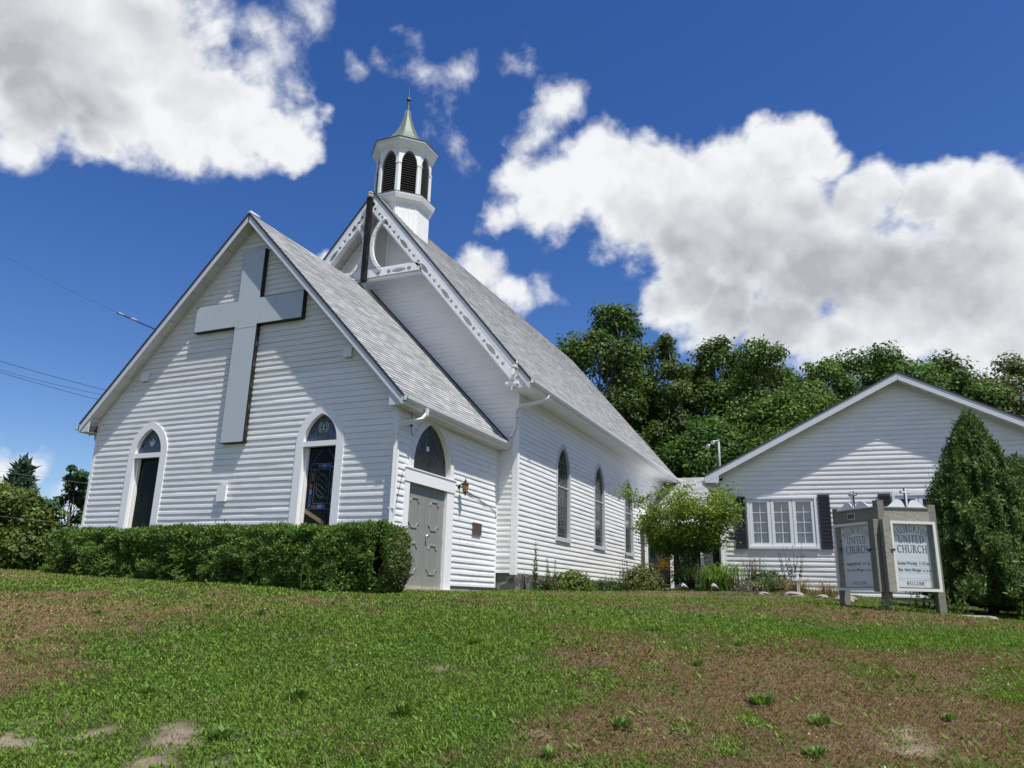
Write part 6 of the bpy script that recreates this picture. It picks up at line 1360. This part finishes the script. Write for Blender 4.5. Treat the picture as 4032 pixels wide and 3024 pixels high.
# ------------------------------------------------------------------ turf
def scatter(n, s0, s1, seed, half=.92):
    rng = np.random.RandomState(seed); s = np.sqrt(s0*s0 + (s1*s1 - s0*s0)*rng.rand(n)); t = (rng.rand(n)*2 - 1)*(half*s + .8); x = CX + HX*s + HY*t; y = CY + HY*s - HX*t; return x, y, rng
def blocked(x, y):
    b = (x > WX - .02) & (x < .02) & (y > -.02) & (y < VD); b |= (x > NXL) & (x < NX + .03) & (y > VD); b |= (x > -7.7) & (x < .66) & (y > -1.36) & (y < 0)
    lx = (x - 5)*math.cos(R(5.1)) + (y - 10)*math.sin(R(5.1)); ly = -(x - 5)*math.sin(R(5.1)) + (y - 10)*math.cos(R(5.1)); return b | ((lx > HX0) & (ly > -.02))
def turf(name, specs, kind_col, hgt, wid, seed, accept, m, flatness=.35, segs=1):
    V, Cc = [], []
    for i, (n, s0, s1, k) in enumerate(specs):
        x, y, rng = scatter(n, s0, s1, seed + i); dr = dryness(x, y); ba = bareness(x, y); keep = accept(dr, ba, rng.rand(n), x, y) & ~blocked(x, y); x, y, dr = x[keep], y[keep], dr[keep]; n_ = len(x); z = ground(x, y) - .005
        P = np.stack([x, y, z], 1); a = rng.rand(n_)*6.28; A = np.stack([np.cos(a)*flatness, np.sin(a)*flatness, np.ones(n_)], 1) + rng.normal(size=(n_, 3))*np.array([.22, .22, .1]); N = np.stack([np.cos(a + 1.57 + rng.normal(size=n_)*.5), np.sin(a + 1.57 + rng.normal(size=n_)*.5), np.full(n_, .75)], 1)
        L = hgt*(.5 + .8*rng.rand(n_))*(.75 + .6*fbm(x, y, 2.2, 3)); V.append(leaf_quads(P, N, L, wid*k*(.7 + .6*rng.rand(n_)), rng, axis=A)); Cc.append(kind_col(n_, dr, rng, x, y))
    o = quads_mesh(name, np.concatenate(V), np.concatenate(Cc), m); return tag(o, kind='stuff')
def gcol(n, dr, rng, x, y):
    p = fbm(x, y, 1.1, 3)[:,None]; g = np.array([.088,.180,.022])*(1 - p) + np.array([.145,.226,.034])*p; g = g*(1 + rng.normal(size=(n, 1))*.32)
    dry = np.array([.20,.15,.075])*(.7 + .6*rng.rand(n, 1)); k = (rng.rand(n, 1) < (dr[:,None]*.42 + .02)); return np.clip(np.where(k, dry, g), .01, .5)
def dcol(n, dr, rng, x, y):
    p = fbm(x + 9, y, 1.3, 3)[:,None]; lf = np.clip((2.5 - x)/5, 0, 1)[:,None]; c = (np.array([.195,.132,.066])*(1 - p) + np.array([.115,.064,.030])*p)*(1 + lf*np.array([.85,1.05,1.15])); return np.clip(c*(.65 + .75*rng.rand(n, 1)), .01, .6)
GR = [(190000, 5.0, 8.5, 1.0), (190000, 8.5, 12, 1.25), (130000, 12, 17, 1.7), (40000, 17, 24, 2.2)]
turf('grass', GR, gcol, .056, .0085, 201, lambda d, b, r, x, y: (r > d*.86) & (r > b), M['grassm'])
turf('dry_grass', [(150000, 5.0, 8.5, 1.0), (150000, 8.5, 12, 1.25), (90000, 12, 17, 1.7)], dcol, .045, .0075, 301, lambda d, b, r, x, y: (r < d*1.1) & (r > b), M['grassm'], flatness=.9)
turf('clover', [(150000, 5.0, 8.5, 1.0), (150000, 8.5, 12, 1.2), (60000, 12, 16, 1.5)], lambda n, d, rng, x, y: col_var((.122,.230,.034), n, rng, .36, .18), .030, .024, 401, lambda d, b, r, x, y: (r > d*1.15 + .05) & (r > b) & (fbm(x, y, 1.4, 3) > .42), M['grassm'], flatness=1.6)
turf('grass_stems', [(5200, 5.2, 9, .42), (4200, 9, 13, .6)], lambda n, d, rng, x, y: np.clip(np.array([.30,.24,.13])*(.6 + .7*rng.rand(n, 1)), .01, .6), .135, .0075, 601, lambda d, b, r, x, y: (r > b) & (fbm(x, y, .8, 3) > .45), M['grassm'], flatness=.45)
turf('leaf_litter', [(9000, 5.2, 9, 1.0), (7000, 9, 13, 1.2)], lambda n, d, rng, x, y: np.clip(np.array([.16,.095,.045])*(.5 + 1.1*rng.rand(n, 1)), .01, .5), .034, .014, 651, lambda d, b, r, x, y: (r < d*np.clip((x + 1.5)/4, .15, .9) + .03), M['grassm'], flatness=2.6)
turf('broad_leaves', [(7000, 5.2, 9, 1.0), (6000, 9, 13, 1.2)], lambda n, d, rng, x, y: col_var((.120,.205,.036), n, rng, .28, .15), .085, .026, 701, lambda d, b, r, x, y: (r > b) & (fbm(x + 40, y, 2.6, 3) > .56), M['grassm'], flatness=1.3)
def specks():
    x, y, rng = scatter(500, 5.4, 12, 501); k = (fbm(x, y, .9, 2) > .56); x, y = x[k], y[k]; n = len(x); P = np.stack([x, y, ground(x, y) + .05], 1); pal = np.array([(.16,.12,.30),(.16,.12,.30),(.55,.55,.52),(.42,.36,.05)]); tag(quads_mesh('wildflowers', leaf_quads(P, rng.normal(size=(n, 3))*.4 + np.array([0, -.6, .7]), .022, .022, rng), pal[rng.randint(0, 4, n)], M['leaf']), kind='stuff')
specks()

# ------------------------------------------------------------------ overhead wires on the left, running to the far side of the church
def wire(name, label, a, b, sag, r, m):
    a, b = Vector(a), Vector(b); P = []
    for k in range(25): t = k/24; p = a.lerp(b, t); p.z -= sag*4*t*(1-t); P.append(p)
    o = MB().tube(P, r, 5).build(name, M[m]); tag(o, label, 'wire', 'overhead wires left of the church')
wire('overhead_wire', 'dark wire sloping down from the upper left to the splice left of the gable', (-12.876, -1.618, 8.977), (-9.274, 0.322, 7.066), .05, .0028, 'wire')
wire('service_cable', 'short thick black cable with pale splices running from the splice to the roof', (-9.274, 0.322, 7.066), (-9.468, 3.221, 7.089), .02, .016, 'wire')
wire('overhead_wire', 'pale thin wire nearly level running to the same splice left of the gable', (-12.72, -1.331, 7.145), (-9.273, 0.323, 7.053), .06, .003, 'wire_p')
wire('overhead_wire', 'thin upper wire of the lower three passing behind the left eave', (-14.35, -0.147, 6.331), (-11.671, 3.735, 5.655), .05, .008, 'wire')
wire('overhead_wire', 'thickest dark wire of the lower three passing behind the left eave', (-14.326, -0.105, 6.063), (-11.662, 3.746, 5.552), .08, .006, 'wire')
wire('overhead_wire', 'thinnest lowest wire of the lower three passing behind the left eave', (-14.322, -0.097, 6.01), (-11.638, 3.774, 5.287), .05, .007, 'wire')
wire('overhead_wire', 'pale wire crossing in front of the dark spruces at the left', (-10.622, -1.691, 2.636), (-14.455, 6.637, 3.315), .05, .003, 'wire_p')
wire('overhead_wire', 'pale lowest wire crossing the yellow green tree at the left', (-10.525, -1.528, 1.568), (-14.333, 6.779, 1.967), .05, .003, 'wire_p')
for a, b, lab in (((-9.293, 0.379, 7.076), (-9.288, 0.552, 7.07), 'pale splice sleeve on the service cable at its left end'), ((-9.086, 0.649, 6.986), (-9.077, 0.822, 6.978), 'pale splice sleeve on the service cable nearer the roof')):
    o = MB().tube([a, b], .035, 6).build('splice_sleeve', M['wire_p']); tag(o, lab, 'wire splice')
